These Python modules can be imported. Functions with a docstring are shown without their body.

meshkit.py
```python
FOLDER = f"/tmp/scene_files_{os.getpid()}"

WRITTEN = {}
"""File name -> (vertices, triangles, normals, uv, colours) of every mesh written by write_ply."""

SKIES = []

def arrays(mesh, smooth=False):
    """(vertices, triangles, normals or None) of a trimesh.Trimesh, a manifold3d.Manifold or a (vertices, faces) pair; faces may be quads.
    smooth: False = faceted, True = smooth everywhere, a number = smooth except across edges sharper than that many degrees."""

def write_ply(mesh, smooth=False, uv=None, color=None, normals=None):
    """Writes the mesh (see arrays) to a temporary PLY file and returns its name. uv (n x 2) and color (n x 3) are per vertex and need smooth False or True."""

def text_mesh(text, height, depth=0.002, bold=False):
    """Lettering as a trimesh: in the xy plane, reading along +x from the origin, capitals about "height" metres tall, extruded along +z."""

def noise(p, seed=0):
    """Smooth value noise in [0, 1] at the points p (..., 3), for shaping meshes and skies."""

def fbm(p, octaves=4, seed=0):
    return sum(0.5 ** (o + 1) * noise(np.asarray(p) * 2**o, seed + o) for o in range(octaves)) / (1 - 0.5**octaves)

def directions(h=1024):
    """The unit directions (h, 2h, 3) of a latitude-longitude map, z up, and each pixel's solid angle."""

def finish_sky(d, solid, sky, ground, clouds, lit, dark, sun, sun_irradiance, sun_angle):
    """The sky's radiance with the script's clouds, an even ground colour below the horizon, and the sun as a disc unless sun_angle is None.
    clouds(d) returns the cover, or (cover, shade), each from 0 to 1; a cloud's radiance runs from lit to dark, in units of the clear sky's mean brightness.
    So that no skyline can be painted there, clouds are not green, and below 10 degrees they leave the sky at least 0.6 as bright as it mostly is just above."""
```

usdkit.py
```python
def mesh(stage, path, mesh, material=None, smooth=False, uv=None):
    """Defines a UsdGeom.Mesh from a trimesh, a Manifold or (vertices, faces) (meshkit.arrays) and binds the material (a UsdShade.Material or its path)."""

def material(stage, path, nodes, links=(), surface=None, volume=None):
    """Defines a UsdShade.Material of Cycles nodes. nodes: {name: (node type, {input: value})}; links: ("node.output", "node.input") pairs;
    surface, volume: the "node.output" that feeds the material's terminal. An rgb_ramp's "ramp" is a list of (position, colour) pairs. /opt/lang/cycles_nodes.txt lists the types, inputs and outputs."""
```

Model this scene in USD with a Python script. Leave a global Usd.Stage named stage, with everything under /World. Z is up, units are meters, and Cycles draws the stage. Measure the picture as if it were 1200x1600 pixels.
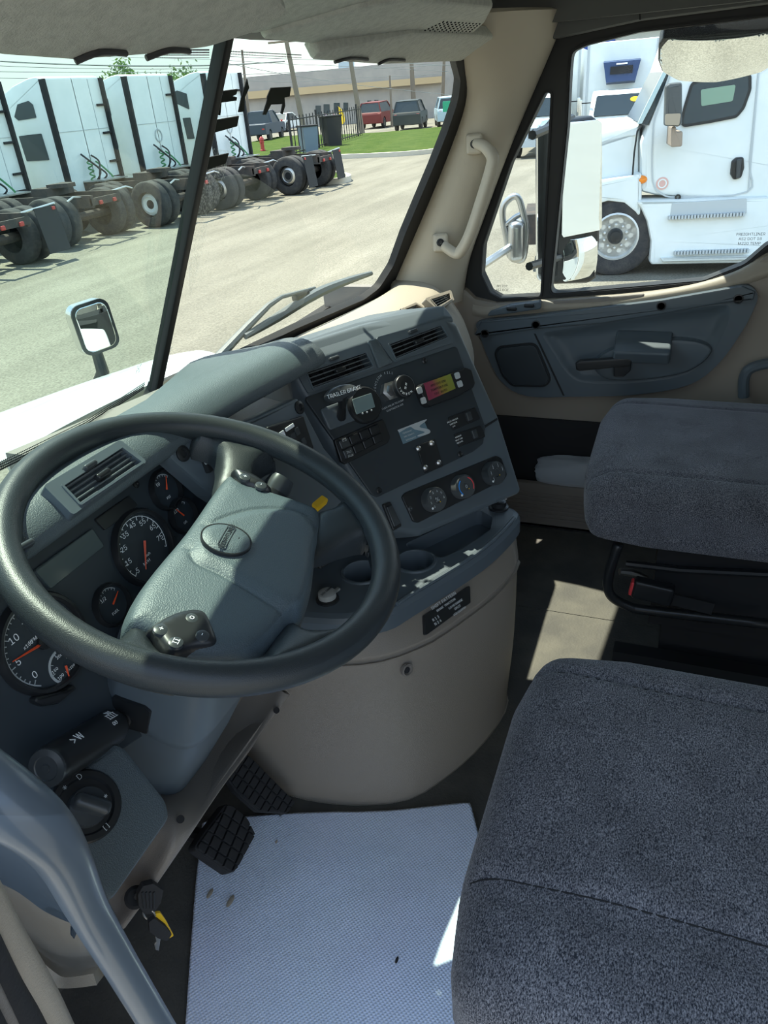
import math, random
import numpy as np, trimesh, manifold3d as m3
import usdkit, meshkit
from pxr import Usd, UsdGeom, UsdLux, UsdShade, Gf, Sdf, Vt
from shapely.geometry import Polygon, LineString, Point, MultiPolygon
from shapely import affinity
import shapely
from scipy.spatial import Delaunay

stage = Usd.Stage.CreateInMemory()
UsdGeom.SetStageUpAxis(stage, 'Z'); UsdGeom.SetStageMetersPerUnit(stage, 1.0)
UsdGeom.Xform.Define(stage, '/World'); UsdGeom.Scope.Define(stage, '/World/Looks')
rng = np.random.default_rng(7); random.seed(7)

# ------------------------------------------------------------------ camera, sky, sun, exposure
# x to the passenger side, y to the front of the truck, z up; z = 0 is the cab floor, the lot lies at GZ
GZ = -1.15
FPX = 1150.0
CAM = np.array([-1.115, 0.0, 1.22])
YAW, PITCH, ROLL = np.radians([67.0, 29.6, -4.8])
fw = np.array([np.sin(YAW)*np.cos(PITCH), np.cos(YAW)*np.cos(PITCH), -np.sin(PITCH)])
rt = np.cross(fw, [0, 0, 1]); rt /= np.linalg.norm(rt); up = np.cross(rt, fw)
rt, up = np.cos(ROLL)*rt + np.sin(ROLL)*up, -np.sin(ROLL)*rt + np.cos(ROLL)*up
cam = UsdGeom.Camera.Define(stage, '/World/camera')
cam.CreateHorizontalApertureAttr(24.0); cam.CreateVerticalApertureAttr(32.0)
cam.CreateFocalLengthAttr(24.0*FPX/1200.0)
cam.CreateClippingRangeAttr(Gf.Vec2f(0.05, 2000.0))
cam.CreateFStopAttr(0.0)
cam.CreateExposureAttr(-0.05)
M4 = np.eye(4); M4[0, :3], M4[1, :3], M4[2, :3], M4[3, :3] = rt, up, -fw, CAM
cam.AddTransformOp().Set(Gf.Matrix4d(*M4.ravel().tolist()))

SUN_AZ, SUN_EL = math.radians(25.0), math.radians(65.0)      # azimuth from the truck's nose, towards the passenger side
sdir = np.array([math.sin(SUN_AZ)*math.cos(SUN_EL), math.cos(SUN_AZ)*math.cos(SUN_EL), math.sin(SUN_EL)])
sun = UsdLux.DistantLight.Define(stage, '/World/sun')
sun.CreateIntensityAttr(3.1); sun.CreateNormalizeAttr(True); sun.CreateAngleAttr(0.55); sun.CreateColorAttr(Gf.Vec3f(1.0, 0.95, 0.84))
zx = np.cross([0, 0, 1.0], sdir); zx /= np.linalg.norm(zx); zy = np.cross(sdir, zx)
S4 = np.eye(4); S4[0, :3], S4[1, :3], S4[2, :3] = zx, zy, sdir
sun.AddTransformOp().Set(Gf.Matrix4d(*S4.ravel().tolist()))
sky = UsdLux.DomeLight.Define(stage, '/World/sky')
sky.CreateIntensityAttr(1.0)
skym = usdkit.material(stage, '/World/Looks/hazy_sky', {
    "tc": ("texture_coordinate", {}), "sx": ("separate_xyz", {}),
    "mp": ("mapping", {"scale": (2.2, 2.2, 7.0)}), "nz": ("noise_texture", {"scale": 1.6, "detail": 5.0, "roughness": 0.6}),
    "cl": ("rgb_ramp", {"ramp": [(0.45, (0, 0, 0)), (0.7, (0.6, 0.6, 0.6))]}),
    "rp": ("rgb_ramp", {"ramp": [(0.0, (0.30, 0.29, 0.26)), (0.49, (0.30, 0.29, 0.26)), (0.5, (0.82, 0.88, 0.88)), (0.58, (0.80, 0.92, 1.00)), (0.75, (0.58, 0.83, 1.22)), (1.0, (0.43, 0.70, 1.20))]}),
    "mr": ("map_range", {"from_min": -1.0, "from_max": 1.0}),
    "mx": ("mix", {"color2": (1.08, 1.08, 1.06)}), "bg": ("background_shader", {"strength": 1.6})},
    [("tc.generated", "sx.vector"), ("sx.z", "mr.value"), ("mr.result", "rp.fac"), ("tc.generated", "mp.vector"), ("mp.vector", "nz.vector"), ("nz.fac", "cl.fac"),
     ("cl.color", "mx.fac"), ("rp.color", "mx.color1"), ("mx.color", "bg.color")], surface="bg.background")
UsdShade.MaterialBindingAPI.Apply(sky.GetPrim()).Bind(skym)

# ------------------------------------------------------------------ helpers
def area2(P, T):
    e, f = P[T[:, 1]]-P[T[:, 0]], P[T[:, 2]]-P[T[:, 0]]; return e[:, 0]*f[:, 1]-e[:, 1]*f[:, 0]
def A(*v): return np.array(v, float)
def ray(px, py): return fw + rt*(px-600.0)/FPX - up*(py-800.0)/FPX
def at(px, py, ax, v):
    """the point of the place seen at a picture position, at a known x, y or z"""
    d = ray(px, py); k = 'xyz'.index(ax); return CAM + d*((v-CAM[k])/d[k])
class Fr:
    """a plane with its own right (h), up (v) and outward (n) axes"""
    def __init__(s, O, h, v):
        s.O = A(*O); s.h = A(*h)/np.linalg.norm(h); v = A(*v) - s.h*np.dot(A(*v), s.h); s.v = v/np.linalg.norm(v); s.n = np.cross(s.h, s.v)
    def px(s, pts, lift=0.0):
        o = s.O + s.n*lift; out = []
        for x, y in pts:
            d = ray(x, y); q = CAM + d*(np.dot(o-CAM, s.n)/np.dot(d, s.n)) - s.O; out.append((q @ s.h, q @ s.v))
        return np.array(out)
    def pt(s, a, b, c=0.0): return s.O + s.h*a + s.v*b + s.n*c
    def at(s, a, b, c=0.0): return Fr(s.pt(a, b, c), s.h, s.v)
    def rot(s, deg):
        c, q = math.cos(math.radians(deg)), math.sin(math.radians(deg)); return Fr(s.O, s.h*c + s.v*q, s.v*c - s.h*q)
    def w(s, m):
        m = tm(m).copy(); v = np.asarray(m.vertices); m.vertices = s.O + v[:, :1]*s.h + v[:, 1:2]*s.v + v[:, 2:3]*s.n; return m
XY = Fr((0, 0, 0), (1, 0, 0), (0, 1, 0))
def tm(m):
    if isinstance(m, trimesh.Trimesh): return m
    q = m.to_mesh(); return trimesh.Trimesh(np.array(q.vert_properties[:, :3]), np.array(q.tri_verts), process=False)
def cat(*ms):
    l = []
    for m in ms: l += [tm(k) for k in m] if isinstance(m, (list, tuple)) else [tm(m)]
    return trimesh.util.concatenate(l)
def spl(pts, n=8, closed=False):
    """smooth curve through the points"""
    p = np.asarray(pts, float); N = len(p); out = []
    for i in range(N if closed else N-1):
        p0, p1, p2, p3 = (p[(i-1) % N], p[i], p[(i+1) % N], p[(i+2) % N]) if closed else (p[max(i-1, 0)], p[i], p[i+1], p[min(i+2, N-1)])
        for t in np.arange(n)/n:
            out.append(0.5*((2*p1) + (p2-p0)*t + (2*p0-5*p1+4*p2-p3)*t*t + (3*p1-p0-3*p2+p3)*t**3))
    if not closed: out.append(p[-1])
    return np.array(out)
def poly(pts, r=0.0):
    g = Polygon(np.asarray(pts)[:, :2])
    if not g.is_valid: g = g.buffer(0)
    if r: g = g.buffer(-r, quad_segs=5).buffer(2*r, quad_segs=5).buffer(-r, quad_segs=5)
    if isinstance(g, MultiPolygon): g = max(g.geoms, key=lambda q: q.area)
    return g
def rect(w, h, r=0.0, c=(0, 0)):
    g = shapely.box(c[0]-w/2, c[1]-h/2, c[0]+w/2, c[1]+h/2)
    return g.buffer(-r).buffer(r, quad_segs=5) if r else g
def disc(r, c=(0, 0), n=24): return Polygon([(c[0]+r*math.cos(t), c[1]+r*math.sin(t)) for t in np.linspace(0, 2*np.pi, n, endpoint=False)])
def ext(g, z0, z1):
    """flat polygon extruded from z0 to z1"""
    ms = []
    for q in (g.geoms if hasattr(g, 'geoms') else [g]):
        if q.is_empty or q.area < 1e-9: continue
        m = trimesh.creation.extrude_polygon(q, z1-z0, engine='earcut'); m.apply_translation((0, 0, z0)); ms.append(m)
    return trimesh.util.concatenate(ms)
def bev(g, z0, z1, b=0.002):
    """extruded polygon whose front edge is rounded off"""
    ms = []
    for q in (g.geoms if hasattr(g, 'geoms') else [g]):
        rings = [(0, z0), (0, z1-b), (0.3*b, z1-0.3*b), (b, z1)]
        base = np.array(q.exterior.coords)[:-1]
        if Polygon(base).exterior.is_ccw is False: base = base[::-1]
        e0 = base - np.roll(base, 1, 0); e1 = np.roll(base, -1, 0) - base
        n0 = np.c_[-e0[:, 1], e0[:, 0]]; n1 = np.c_[-e1[:, 1], e1[:, 0]]
        n0 /= np.linalg.norm(n0, axis=1)[:, None]+1e-12; n1 /= np.linalg.norm(n1, axis=1)[:, None]+1e-12
        nn = n0+n1; nn /= np.maximum((nn*n0).sum(1), 0.5)[:, None]
        V = np.vstack([np.c_[base + nn*d, np.full(len(base), z)] for d, z in rings]); N = len(base); F = []
        for k in range(len(rings)-1):
            i = np.arange(N); j = (i+1) % N; a, b2 = k*N, (k+1)*N
            F += [np.c_[a+i, a+j, b2+j], np.c_[a+i, b2+j, b2+i]]
        tri = trimesh.creation.triangulate_polygon(Polygon(base), engine='earcut')
        tv, tf = tri
        from scipy.spatial import cKDTree
        ix = cKDTree(base).query(tv)[1]; tf = ix[tf]
        ar = area2(base, tf); tf[ar < 0] = tf[ar < 0][:, ::-1]
        F += [tf + (len(rings)-1)*N, tf[:, ::-1]]
        ms.append(trimesh.Trimesh(V, np.vstack(F), process=False))
    return trimesh.util.concatenate(ms)
def pillow(g, zbot, hfun, step, rings=(0.002, 0.006, 0.015)):
    """solid over polygon g whose top height is hfun(x, y, d), d = distance from the outline"""
    pts = [np.array([g.exterior.interpolate(t).coords[0] for t in np.arange(0, g.exterior.length, step)])]
    nb = len(pts[0])
    for d in rings:
        q = g.buffer(-d)
        for s in (q.geoms if hasattr(q, 'geoms') else [q]):
            if not s.is_empty: pts.append(np.array([s.exterior.interpolate(t).coords[0] for t in np.arange(0, s.exterior.length, step)]))
    x0, y0, x1, y1 = g.bounds
    gx, gy = np.meshgrid(np.arange(x0, x1, step), np.arange(y0, y1, step)); gx = gx + (np.arange(gx.shape[0]) % 2)[:, None]*step*0.5
    q = np.c_[gx.ravel(), gy.ravel()]; inner = g.buffer(-(max(rings) + step*0.6) if rings else -step*0.6)
    if not inner.is_empty: q = q[shapely.contains_xy(inner, q[:, 0], q[:, 1])]; pts.append(q)
    P = np.vstack(pts); D = Delaunay(P); c = P[D.simplices].mean(1); T = D.simplices[shapely.contains_xy(g.buffer(1e-6), c[:, 0], c[:, 1])]
    ar = area2(P, T); T[ar < 0] = T[ar < 0][:, ::-1]; T = T[np.abs(ar) > 1e-12]
    d = np.array(shapely.distance(g.exterior, shapely.points(P))); z = hfun(P[:, 0], P[:, 1], d)
    ccw = 1 if Polygon(P[:nb]).exterior.is_ccw else -1
    i = np.arange(nb); j = (i+1) % nb; b = np.array(P[:nb]); o = len(P)
    V = np.vstack([np.c_[P, z], np.c_[b, np.full(nb, zbot)]])
    side = np.vstack([np.c_[o+i, o+j, j], np.c_[o+i, j, i]])[:, ::ccw]
    tv, tf = trimesh.creation.triangulate_polygon(Polygon(b), engine='earcut')
    from scipy.spatial import cKDTree
    tf = cKDTree(b).query(tv)[1][tf]; ar = area2(b, tf); tf[ar > 0] = tf[ar > 0][:, ::-1]
    return trimesh.Trimesh(V, np.vstack([T, side, tf+o]), process=False)
def grid(P, flip=False):
    n, k = P.shape[:2]; i = np.arange(n*k).reshape(n, k); a, b, c, d = i[:-1, :-1], i[1:, :-1], i[1:, 1:], i[:-1, 1:]
    F = np.vstack([np.c_[a.ravel(), b.ravel(), c.ravel()], np.c_[a.ravel(), c.ravel(), d.ravel()]])
    return trimesh.Trimesh(P.reshape(-1, 3), F[:, ::-1] if flip else F, process=False)
def loft(rows, th, n=6, k=6, disp=None, towards=None):
    """thick skin through rows of points; the skin grows away from 'towards' (default the camera side)"""
    R = np.array([spl(r, k) for r in rows]) if k > 1 else np.array(rows, float)
    P = np.stack([spl(R[:, j], n) for j in range(R.shape[1])], 1) if n > 1 else R
    m = grid(P); nv = np.array(m.vertex_normals).reshape(P.shape)
    t = CAM if towards is None else A(*towards)
    s = np.sign(((t - P)*nv).sum(-1).mean()); flip = s < 0
    nv = nv*s
    if disp is not None: P = P + nv*disp(P)[..., None]
    Q = P - nv*th; a, b = grid(P, flip), grid(Q, not flip)
    e = []
    for X, Y in ((P[0], Q[0]), (P[-1][::-1], Q[-1][::-1]), (P[:, 0][::-1], Q[:, 0][::-1]), (P[:, -1], Q[:, -1])): e.append(grid(np.stack([X, Y]), not flip))
    return cat(a, b, e)
def tube(pts, r, n=12, k=0, closed=False):
    p = np.asarray(pts, float)
    if k: p = spl(p, k, closed)
    rr = np.full(len(p), r) if np.isscalar(r) else np.interp(np.linspace(0, 1, len(p)), np.linspace(0, 1, len(r)), r)
    t = np.gradient(p, axis=0) if not closed else np.roll(p, -1, 0)-np.roll(p, 1, 0)
    t /= np.linalg.norm(t, axis=1)[:, None]; u0 = np.cross(t[0], [0, 0, 1.0] if abs(t[0][2]) < .9 else [1.0, 0, 0]); R = []
    for i in range(len(p)):
        u0 = u0 - t[i]*(u0 @ t[i]); u0 /= np.linalg.norm(u0); b = np.cross(t[i], u0); a = np.linspace(0, 2*np.pi, n, endpoint=False)
        R.append(p[i] + rr[i]*(np.cos(a)[:, None]*u0 + np.sin(a)[:, None]*b))
    V = np.vstack(R); N = len(p); F = []
    for i in range(N if closed else N-1):
        a = i*n + np.arange(n); b = i*n + (np.arange(n)+1) % n; c, d = (a+n) % (N*n), (b+n) % (N*n); F += [np.c_[a, b, d], np.c_[a, d, c]]
    if not closed:
        V = np.vstack([V, p[0], p[-1]]); i = np.arange(n); j = (i+1) % n
        F += [np.c_[np.full(n, N*n), j, i], np.c_[np.full(n, N*n+1), (N-1)*n+i, (N-1)*n+j]]
    return trimesh.Trimesh(V, np.vstack(F), process=False)
def lathe(prof, n=24):
    """profile of (radius, z) turned round z; ends on the axis are closed"""
    p = np.array(prof, float); a = np.linspace(0, 2*np.pi, n, endpoint=False)
    V = np.stack([np.c_[r*np.cos(a), r*np.sin(a), np.full(n, z)] for r, z in p]); F = []; N = len(p)
    for i in range(N-1):
        x = i*n+np.arange(n); y = i*n+(np.arange(n)+1) % n; F += [np.c_[x, y, y+n], np.c_[x, y+n, x+n]]
    V = V.reshape(-1, 3); i = np.arange(n); j = (i+1) % n
    V = np.vstack([V, [0, 0, p[0, 1]], [0, 0, p[-1, 1]]]); F += [np.c_[np.full(n, N*n), j, i], np.c_[np.full(n, N*n+1), (N-1)*n+i, (N-1)*n+j]]
    return trimesh.Trimesh(V, np.vstack(F), process=False)
def axfr(p0, p1):
    """a frame whose outward axis runs from p0 to p1"""
    n = A(*p1)-A(*p0); n /= np.linalg.norm(n); h = np.cross([0, 0, 1.0], n)
    if np.linalg.norm(h) < 1e-3: h = A(1, 0, 0)
    h /= np.linalg.norm(h); return Fr(p0, h, np.cross(n, h))
def rbox(sx, sy, sz, r=0.01, c=(0, 0, 0)):
    """box with rounded edges"""
    s = trimesh.creation.icosphere(1, r).vertices; P = []
    for i in (-1, 1):
        for j in (-1, 1):
            for k in (-1, 1): P.append(s + A(i*(sx/2-r), j*(sy/2-r), k*(sz/2-r)))
    m = trimesh.convex.convex_hull(np.vstack(P)); m.apply_translation(c); return m
def bx(x0, x1, y0, y1, z0, z1): return trimesh.creation.box(bounds=[(min(x0, x1), min(y0, y1), min(z0, z1)), (max(x0, x1), max(y0, y1), max(z0, z1))])
def hull(pts): return trimesh.convex.convex_hull(np.asarray(pts, float))
def text(fr, s, hgt, d=0.0004, bold=False, rot=0, mid=True):
    m = meshkit.text_mesh(s, hgt, d, bold); b = m.bounds
    if mid: m.apply_translation((-(b[0, 0]+b[1, 0])/2, -(b[0, 1]+b[1, 1])/2, 0))
    return fr.rot(rot).w(m)

used = {}
def numbered(parent, name):
    k = used.get((parent, name), 0); used[(parent, name)] = k+1
    return name if k == 0 else f'{name}_{k:03d}'
def tag(o, label=None, category=None, group=None, kind=None):
    p = o.GetPrim() if hasattr(o, 'GetPrim') else o
    for k, v in (('label', label), ('category', category), ('group', group), ('kind', kind)):
        if v: p.SetCustomDataByKey(k, v)
    return p
def obj(name, mesh, m, parent=None, smooth=35, label=None, kind=None):
    base = str(parent.GetPath()) if parent is not None else '/World'
    o = usdkit.mesh(stage, base + '/' + numbered(base, name), tm(mesh), m, smooth)
    return tag(o, label, kind=kind)
def thing(name, label, category, group=None, kind=None, loc=None, rz=0.0):
    x = UsdGeom.Xform.Define(stage, '/World/' + numbered('/World', name))
    if loc is not None:
        x.AddTranslateOp().Set(Gf.Vec3d(*map(float, loc)))
        if rz: x.AddRotateZOp().Set(float(rz))
    return tag(x, label, category, group, kind)
def single(name, mesh, m, label, category, group=None, kind=None, smooth=35): return tag(obj(name, mesh, m, None, smooth), label, category, group, kind)
def sub(parent, name, label=None):
    base = str(parent.GetPath()); return tag(UsdGeom.Xform.Define(stage, base + '/' + numbered(base, name)), label)

# ------------------------------------------------------------------ materials
def mat(name, col, rough=0.5, bump=None, var=None, metal=0.0, spec=0.5, coat=0.0, sheen=0.0, emit=None, extra=None):
    """bump: (scale, distance[, detail]); var: (scale, second colour[, lo, hi]) gives blotches of a second colour"""
    n = {"p": ("principled_bsdf", {"base_color": col, "roughness": rough, "metallic": metal, "specular_ior_level": spec, "coat_weight": coat, "sheen_weight": sheen})}; l = []
    if bump or var: n["tc"] = ("texture_coordinate", {})
    if bump:
        n["bn"] = ("noise_texture", {"scale": bump[0], "detail": bump[2] if len(bump) > 2 else 2.0}); n["bu"] = ("bump", {"strength": 1.0, "distance": bump[1]})
        l += [("tc.object", "bn.vector"), ("bn.fac", "bu.height"), ("bu.normal", "p.normal")]
    if var:
        lo, hi = (var[2], var[3]) if len(var) > 3 else (0.4, 0.65)
        n["vn"] = ("noise_texture", {"scale": var[0], "detail": 4.0, "roughness": 0.6}); n["vr"] = ("rgb_ramp", {"ramp": [(lo, col), (hi, var[1])]})
        l += [("tc.object", "vn.vector"), ("vn.fac", "vr.fac"), ("vr.color", "p.base_color")]
    if emit: n["p"][1].update({"emission_color": emit[0], "emission_strength": emit[1]})
    return usdkit.material(stage, '/World/Looks/' + name, n, l, surface="p.BSDF")
def glass(name, tint, f0=0.004, dirt=None):
    """clear pane: tinted transparency with a mirror coat that grows at grazing angles"""
    n = {"g": ("geometry", {}), "d": ("vector_math", {"math_type": "dot_product"}), "ab": ("math", {"math_type": "absolute"}),
         "om": ("math", {"math_type": "subtract", "value1": 1.0}), "pw": ("math", {"math_type": "power", "value2": 5.0}),
         "ma": ("math", {"math_type": "multiply_add", "value2": 0.25*(1-f0), "value3": f0}),
         "t": ("transparent_bsdf", {"color": tint}), "s": ("glossy_bsdf", {"color": (1, 1, 1), "roughness": 0.0}), "m": ("mix_closure", {})}
    l = [("g.incoming", "d.vector1"), ("g.normal", "d.vector2"), ("d.value", "ab.value1"), ("ab.value", "om.value2"), ("om.value", "pw.value1"), ("pw.value", "ma.value1"),
         ("ma.value", "m.fac"), ("t.BSDF", "m.closure1"), ("s.BSDF", "m.closure2")]
    return usdkit.material(stage, '/World/Looks/' + name, n, l, surface="m.closure")
def fabric(name, dark, light, weave=420.0):
    n = {"tc": ("texture_coordinate", {}), "mp": ("mapping", {"scale": (1.0, 1.7, 1.3)}), "n": ("noise_texture", {"scale": weave, "detail": 1.5, "roughness": 0.7}),
         "n2": ("noise_texture", {"scale": 14.0, "detail": 3.0}), "r": ("rgb_ramp", {"ramp": [(0.36, dark), (0.56, tuple(0.5*(a+b) for a, b in zip(dark, light))), (0.72, light)]}),
         "r2": ("rgb_ramp", {"ramp": [(0.3, (0.8, 0.8, 0.8)), (0.7, (1.15, 1.15, 1.15))]}), "mx": ("mix", {"mix_type": "multiply", "fac": 1.0}),
         "b": ("bump", {"strength": 1.0, "distance": 0.0012}), "p": ("principled_bsdf", {"roughness": 0.95, "specular_ior_level": 0.15, "sheen_weight": 0.25, "sheen_roughness": 0.4})}
    l = [("tc.object", "mp.vector"), ("mp.vector", "n.vector"), ("tc.object", "n2.vector"), ("n.fac", "r.fac"), ("n2.fac", "r2.fac"), ("r.color", "mx.color1"), ("r2.color", "mx.color2"),
         ("mx.color", "p.base_color"), ("n.fac", "b.height"), ("b.normal", "p.normal")]
    return usdkit.material(stage, '/World/Looks/' + name, n, l, surface="p.BSDF")

M = {}
M['dash'] = mat('dash_plastic', (0.068, 0.086, 0.094), 0.46, (650, 0.0007))
M['dashsm'] = mat('dash_smooth_plastic', (0.078, 0.098, 0.112), 0.42, (1500, 0.0001))
M['panel'] = mat('panel_plastic', (0.020, 0.027, 0.032), 0.5, (1800, 0.0001))
M['black'] = mat('black_plastic', (0.010, 0.011, 0.012), 0.35)
M['blackm'] = mat('matt_black', (0.008, 0.008, 0.009), 0.8)
M['rubber'] = mat('black_rubber', (0.012, 0.012, 0.013), 0.75, (300, 0.0004))
M['seal'] = mat('seal_rubber', (0.010, 0.010, 0.010), 0.6)
M['wheelr'] = mat('wheel_rim_skin', (0.0145, 0.0185, 0.0205), 0.40, (900, 0.00025))
M['hub'] = mat('wheel_hub_skin', (0.066, 0.088, 0.098), 0.44, (620, 0.0006))
M['btn'] = mat('button_plastic', (0.035, 0.04, 0.043), 0.3)
M['tan'] = mat('tan_plastic', (0.315, 0.275, 0.218), 0.5, (700, 0.0004))
M['tan_lit'] = mat('tan_plastic_lit', (0.47, 0.42, 0.335), 0.5, (700, 0.0003))  # lighter copy of the tan; daylight on pillar and handle put into the colour
M['taupe'] = mat('taupe_plastic', (0.25, 0.215, 0.175), 0.52, (700, 0.0004))
M['tand'] = mat('tan_grey_plastic', (0.20, 0.176, 0.152), 0.52, (700, 0.0004))
M['head'] = mat('headliner_cloth', (0.54, 0.55, 0.50), 0.9, (500, 0.0009), var=(90, (0.45, 0.46, 0.42)))
M['headd'] = mat('dark_roof_trim', (0.085, 0.088, 0.085), 0.7, (500, 0.0006))
M['white'] = mat('white_mark', (0.8, 0.82, 0.82), 0.5)
M['greyt'] = mat('grey_mark', (0.42, 0.45, 0.46), 0.5)
M['red'] = mat('needle_orange', (0.9, 0.10, 0.03), 0.5)
M['blue'] = mat('mark_blue', (0.02, 0.25, 0.75), 0.5)
M['redm'] = mat('mark_red', (0.7, 0.05, 0.06), 0.5)
M['yel'] = mat('yellow_plastic', (0.75, 0.45, 0.01), 0.4)
M['chrome'] = mat('chrome', (0.82, 0.83, 0.84), 0.12, metal=1.0)
M['mirror'] = mat('mirror_glass', (0.92, 0.94, 0.93), 0.015, metal=1.0)
M['steel'] = mat('bare_steel', (0.55, 0.55, 0.54), 0.32, metal=1.0)
M['lcd'] = mat('lcd_grey', (0.16, 0.22, 0.22), 0.25)
M['lcdoff'] = mat('display_off', (0.040, 0.055, 0.058), 0.2)
M['seat'] = fabric('navy_seat_cloth', (0.022, 0.025, 0.034), (0.275, 0.268, 0.285))
M['floor'] = mat('cab_floor_rubber', (0.060, 0.058, 0.052), 0.8, (160, 0.0012), var=(7, (0.095, 0.090, 0.075)))
M['slat'] = mat('vent_slat_plastic', (0.10, 0.115, 0.12), 0.35)
M['knob'] = mat('knob_plastic', (0.055, 0.060, 0.062), 0.32)
M['arm'] = mat('wiper_grey', (0.11, 0.13, 0.135), 0.5)
M['wire'] = mat('cable_grey', (0.16, 0.18, 0.18), 0.7)
M['wht'] = mat('white_paint', (0.56, 0.59, 0.58), 0.25, coat=0.3)
M['clip'] = mat('visor_clip_plastic', (0.03, 0.03, 0.03), 0.5)
M['wsl'] = glass('windscreen_glass_left', (0.80, 0.885, 0.83))
M['wsr'] = glass('windscreen_glass_right', (0.945, 0.965, 0.925))
M['dgl'] = glass('door_glass', (0.93, 0.965, 0.945))
M['cover'] = glass('gauge_cover_glass', (0.94, 0.96, 0.96), 0.03)
# ------------------------------------------------------------------ cab shell
def struct(name, label, category): return thing(name, label, category, kind='structure')
fl = struct('floor', 'black ribbed rubber floor of the truck cab', 'floor')
def ribs(P): return 0*P[..., 0]
obj('floor_mat', bx(-1.0, 0.97, -1.2, 1.0, -0.05, 0.0), M['floor'], fl)
obj('floor_seam', bx(0.47, 0.478, -0.5, 0.7, -0.001, 0.0015), M['floor'], fl)
obj('sill_step', bx(-1.06, -0.97, -0.55, 0.42, -0.12, -0.005), M['blackm'], fl)
wf = struct('wall_front', 'black firewall of the cab under the windscreen', 'wall')
obj('firewall', bx(-0.98, 0.98, 1.0, 1.03, -0.1, 0.66), M['blackm'], wf)
obj('toe_board', hull([(-.98, .80, 0), (.97, .80, 0), (-.98, 1.0, .3), (.97, 1.0, .3), (-.98, 1.0, 0), (.97, 1.0, 0)]), M['floor'], wf)
wb = struct('wall_back', 'grey cloth curtain wall at the back of the cab', 'wall')
obj('panel', bx(-1.03, 1.03, -1.25, -1.2, -0.05, 1.54), M['head'], wb)
wr = struct('wall_right', 'tan side wall behind the passenger door', 'wall')
obj('panel', bx(0.955, 1.05, -1.2, -0.47, -0.05, 1.54), M['tan'], wr)
wl = struct('wall_left', 'tan side wall behind the open driver door', 'wall')
obj('panel', bx(-1.05, -0.985, -1.2, -0.82, -0.05, 1.54), M['tan'], wl)

# windscreen panes: two flat sheets that meet at the middle post
PA, PB = A(0, .952, .725), A(0, .672, 1.292)
WR = Fr(PA, A(.8, .779, .72)-PA, PB-PA)
WL = Fr(PA, PA-A(-.8, .779, .72), PB-PA)
outR = [(243, 640), (352, 70), (360, 20), (716, 20), (725, 98), (731, 125), (727, 160), (710, 212), (689, 265), (666, 318), (645, 370), (628, 418), (606, 460), (582, 484), (420, 562)]
visR = [(240, 617), (343, 76), (346, 30), (700, 30), (709, 98), (716, 125), (712, 156), (695, 206), (674, 259), (651, 313), (630, 363), (612, 413), (590, 448), (566, 466), (460, 511)]
gR, vR = poly(WR.px(outR), .02), poly(WR.px(visR), .03)
w2 = struct('window_2', 'right half of the split windscreen with remnants of black lettering', 'window')
obj('pane', WR.w(ext(gR, -.006, 0)), M['wsr'], w2, False)
gasket = gR.buffer(.003).difference(vR)
obj('gasket', WR.w(ext(gasket, -.012, .007)), M['seal'], w2)
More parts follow.
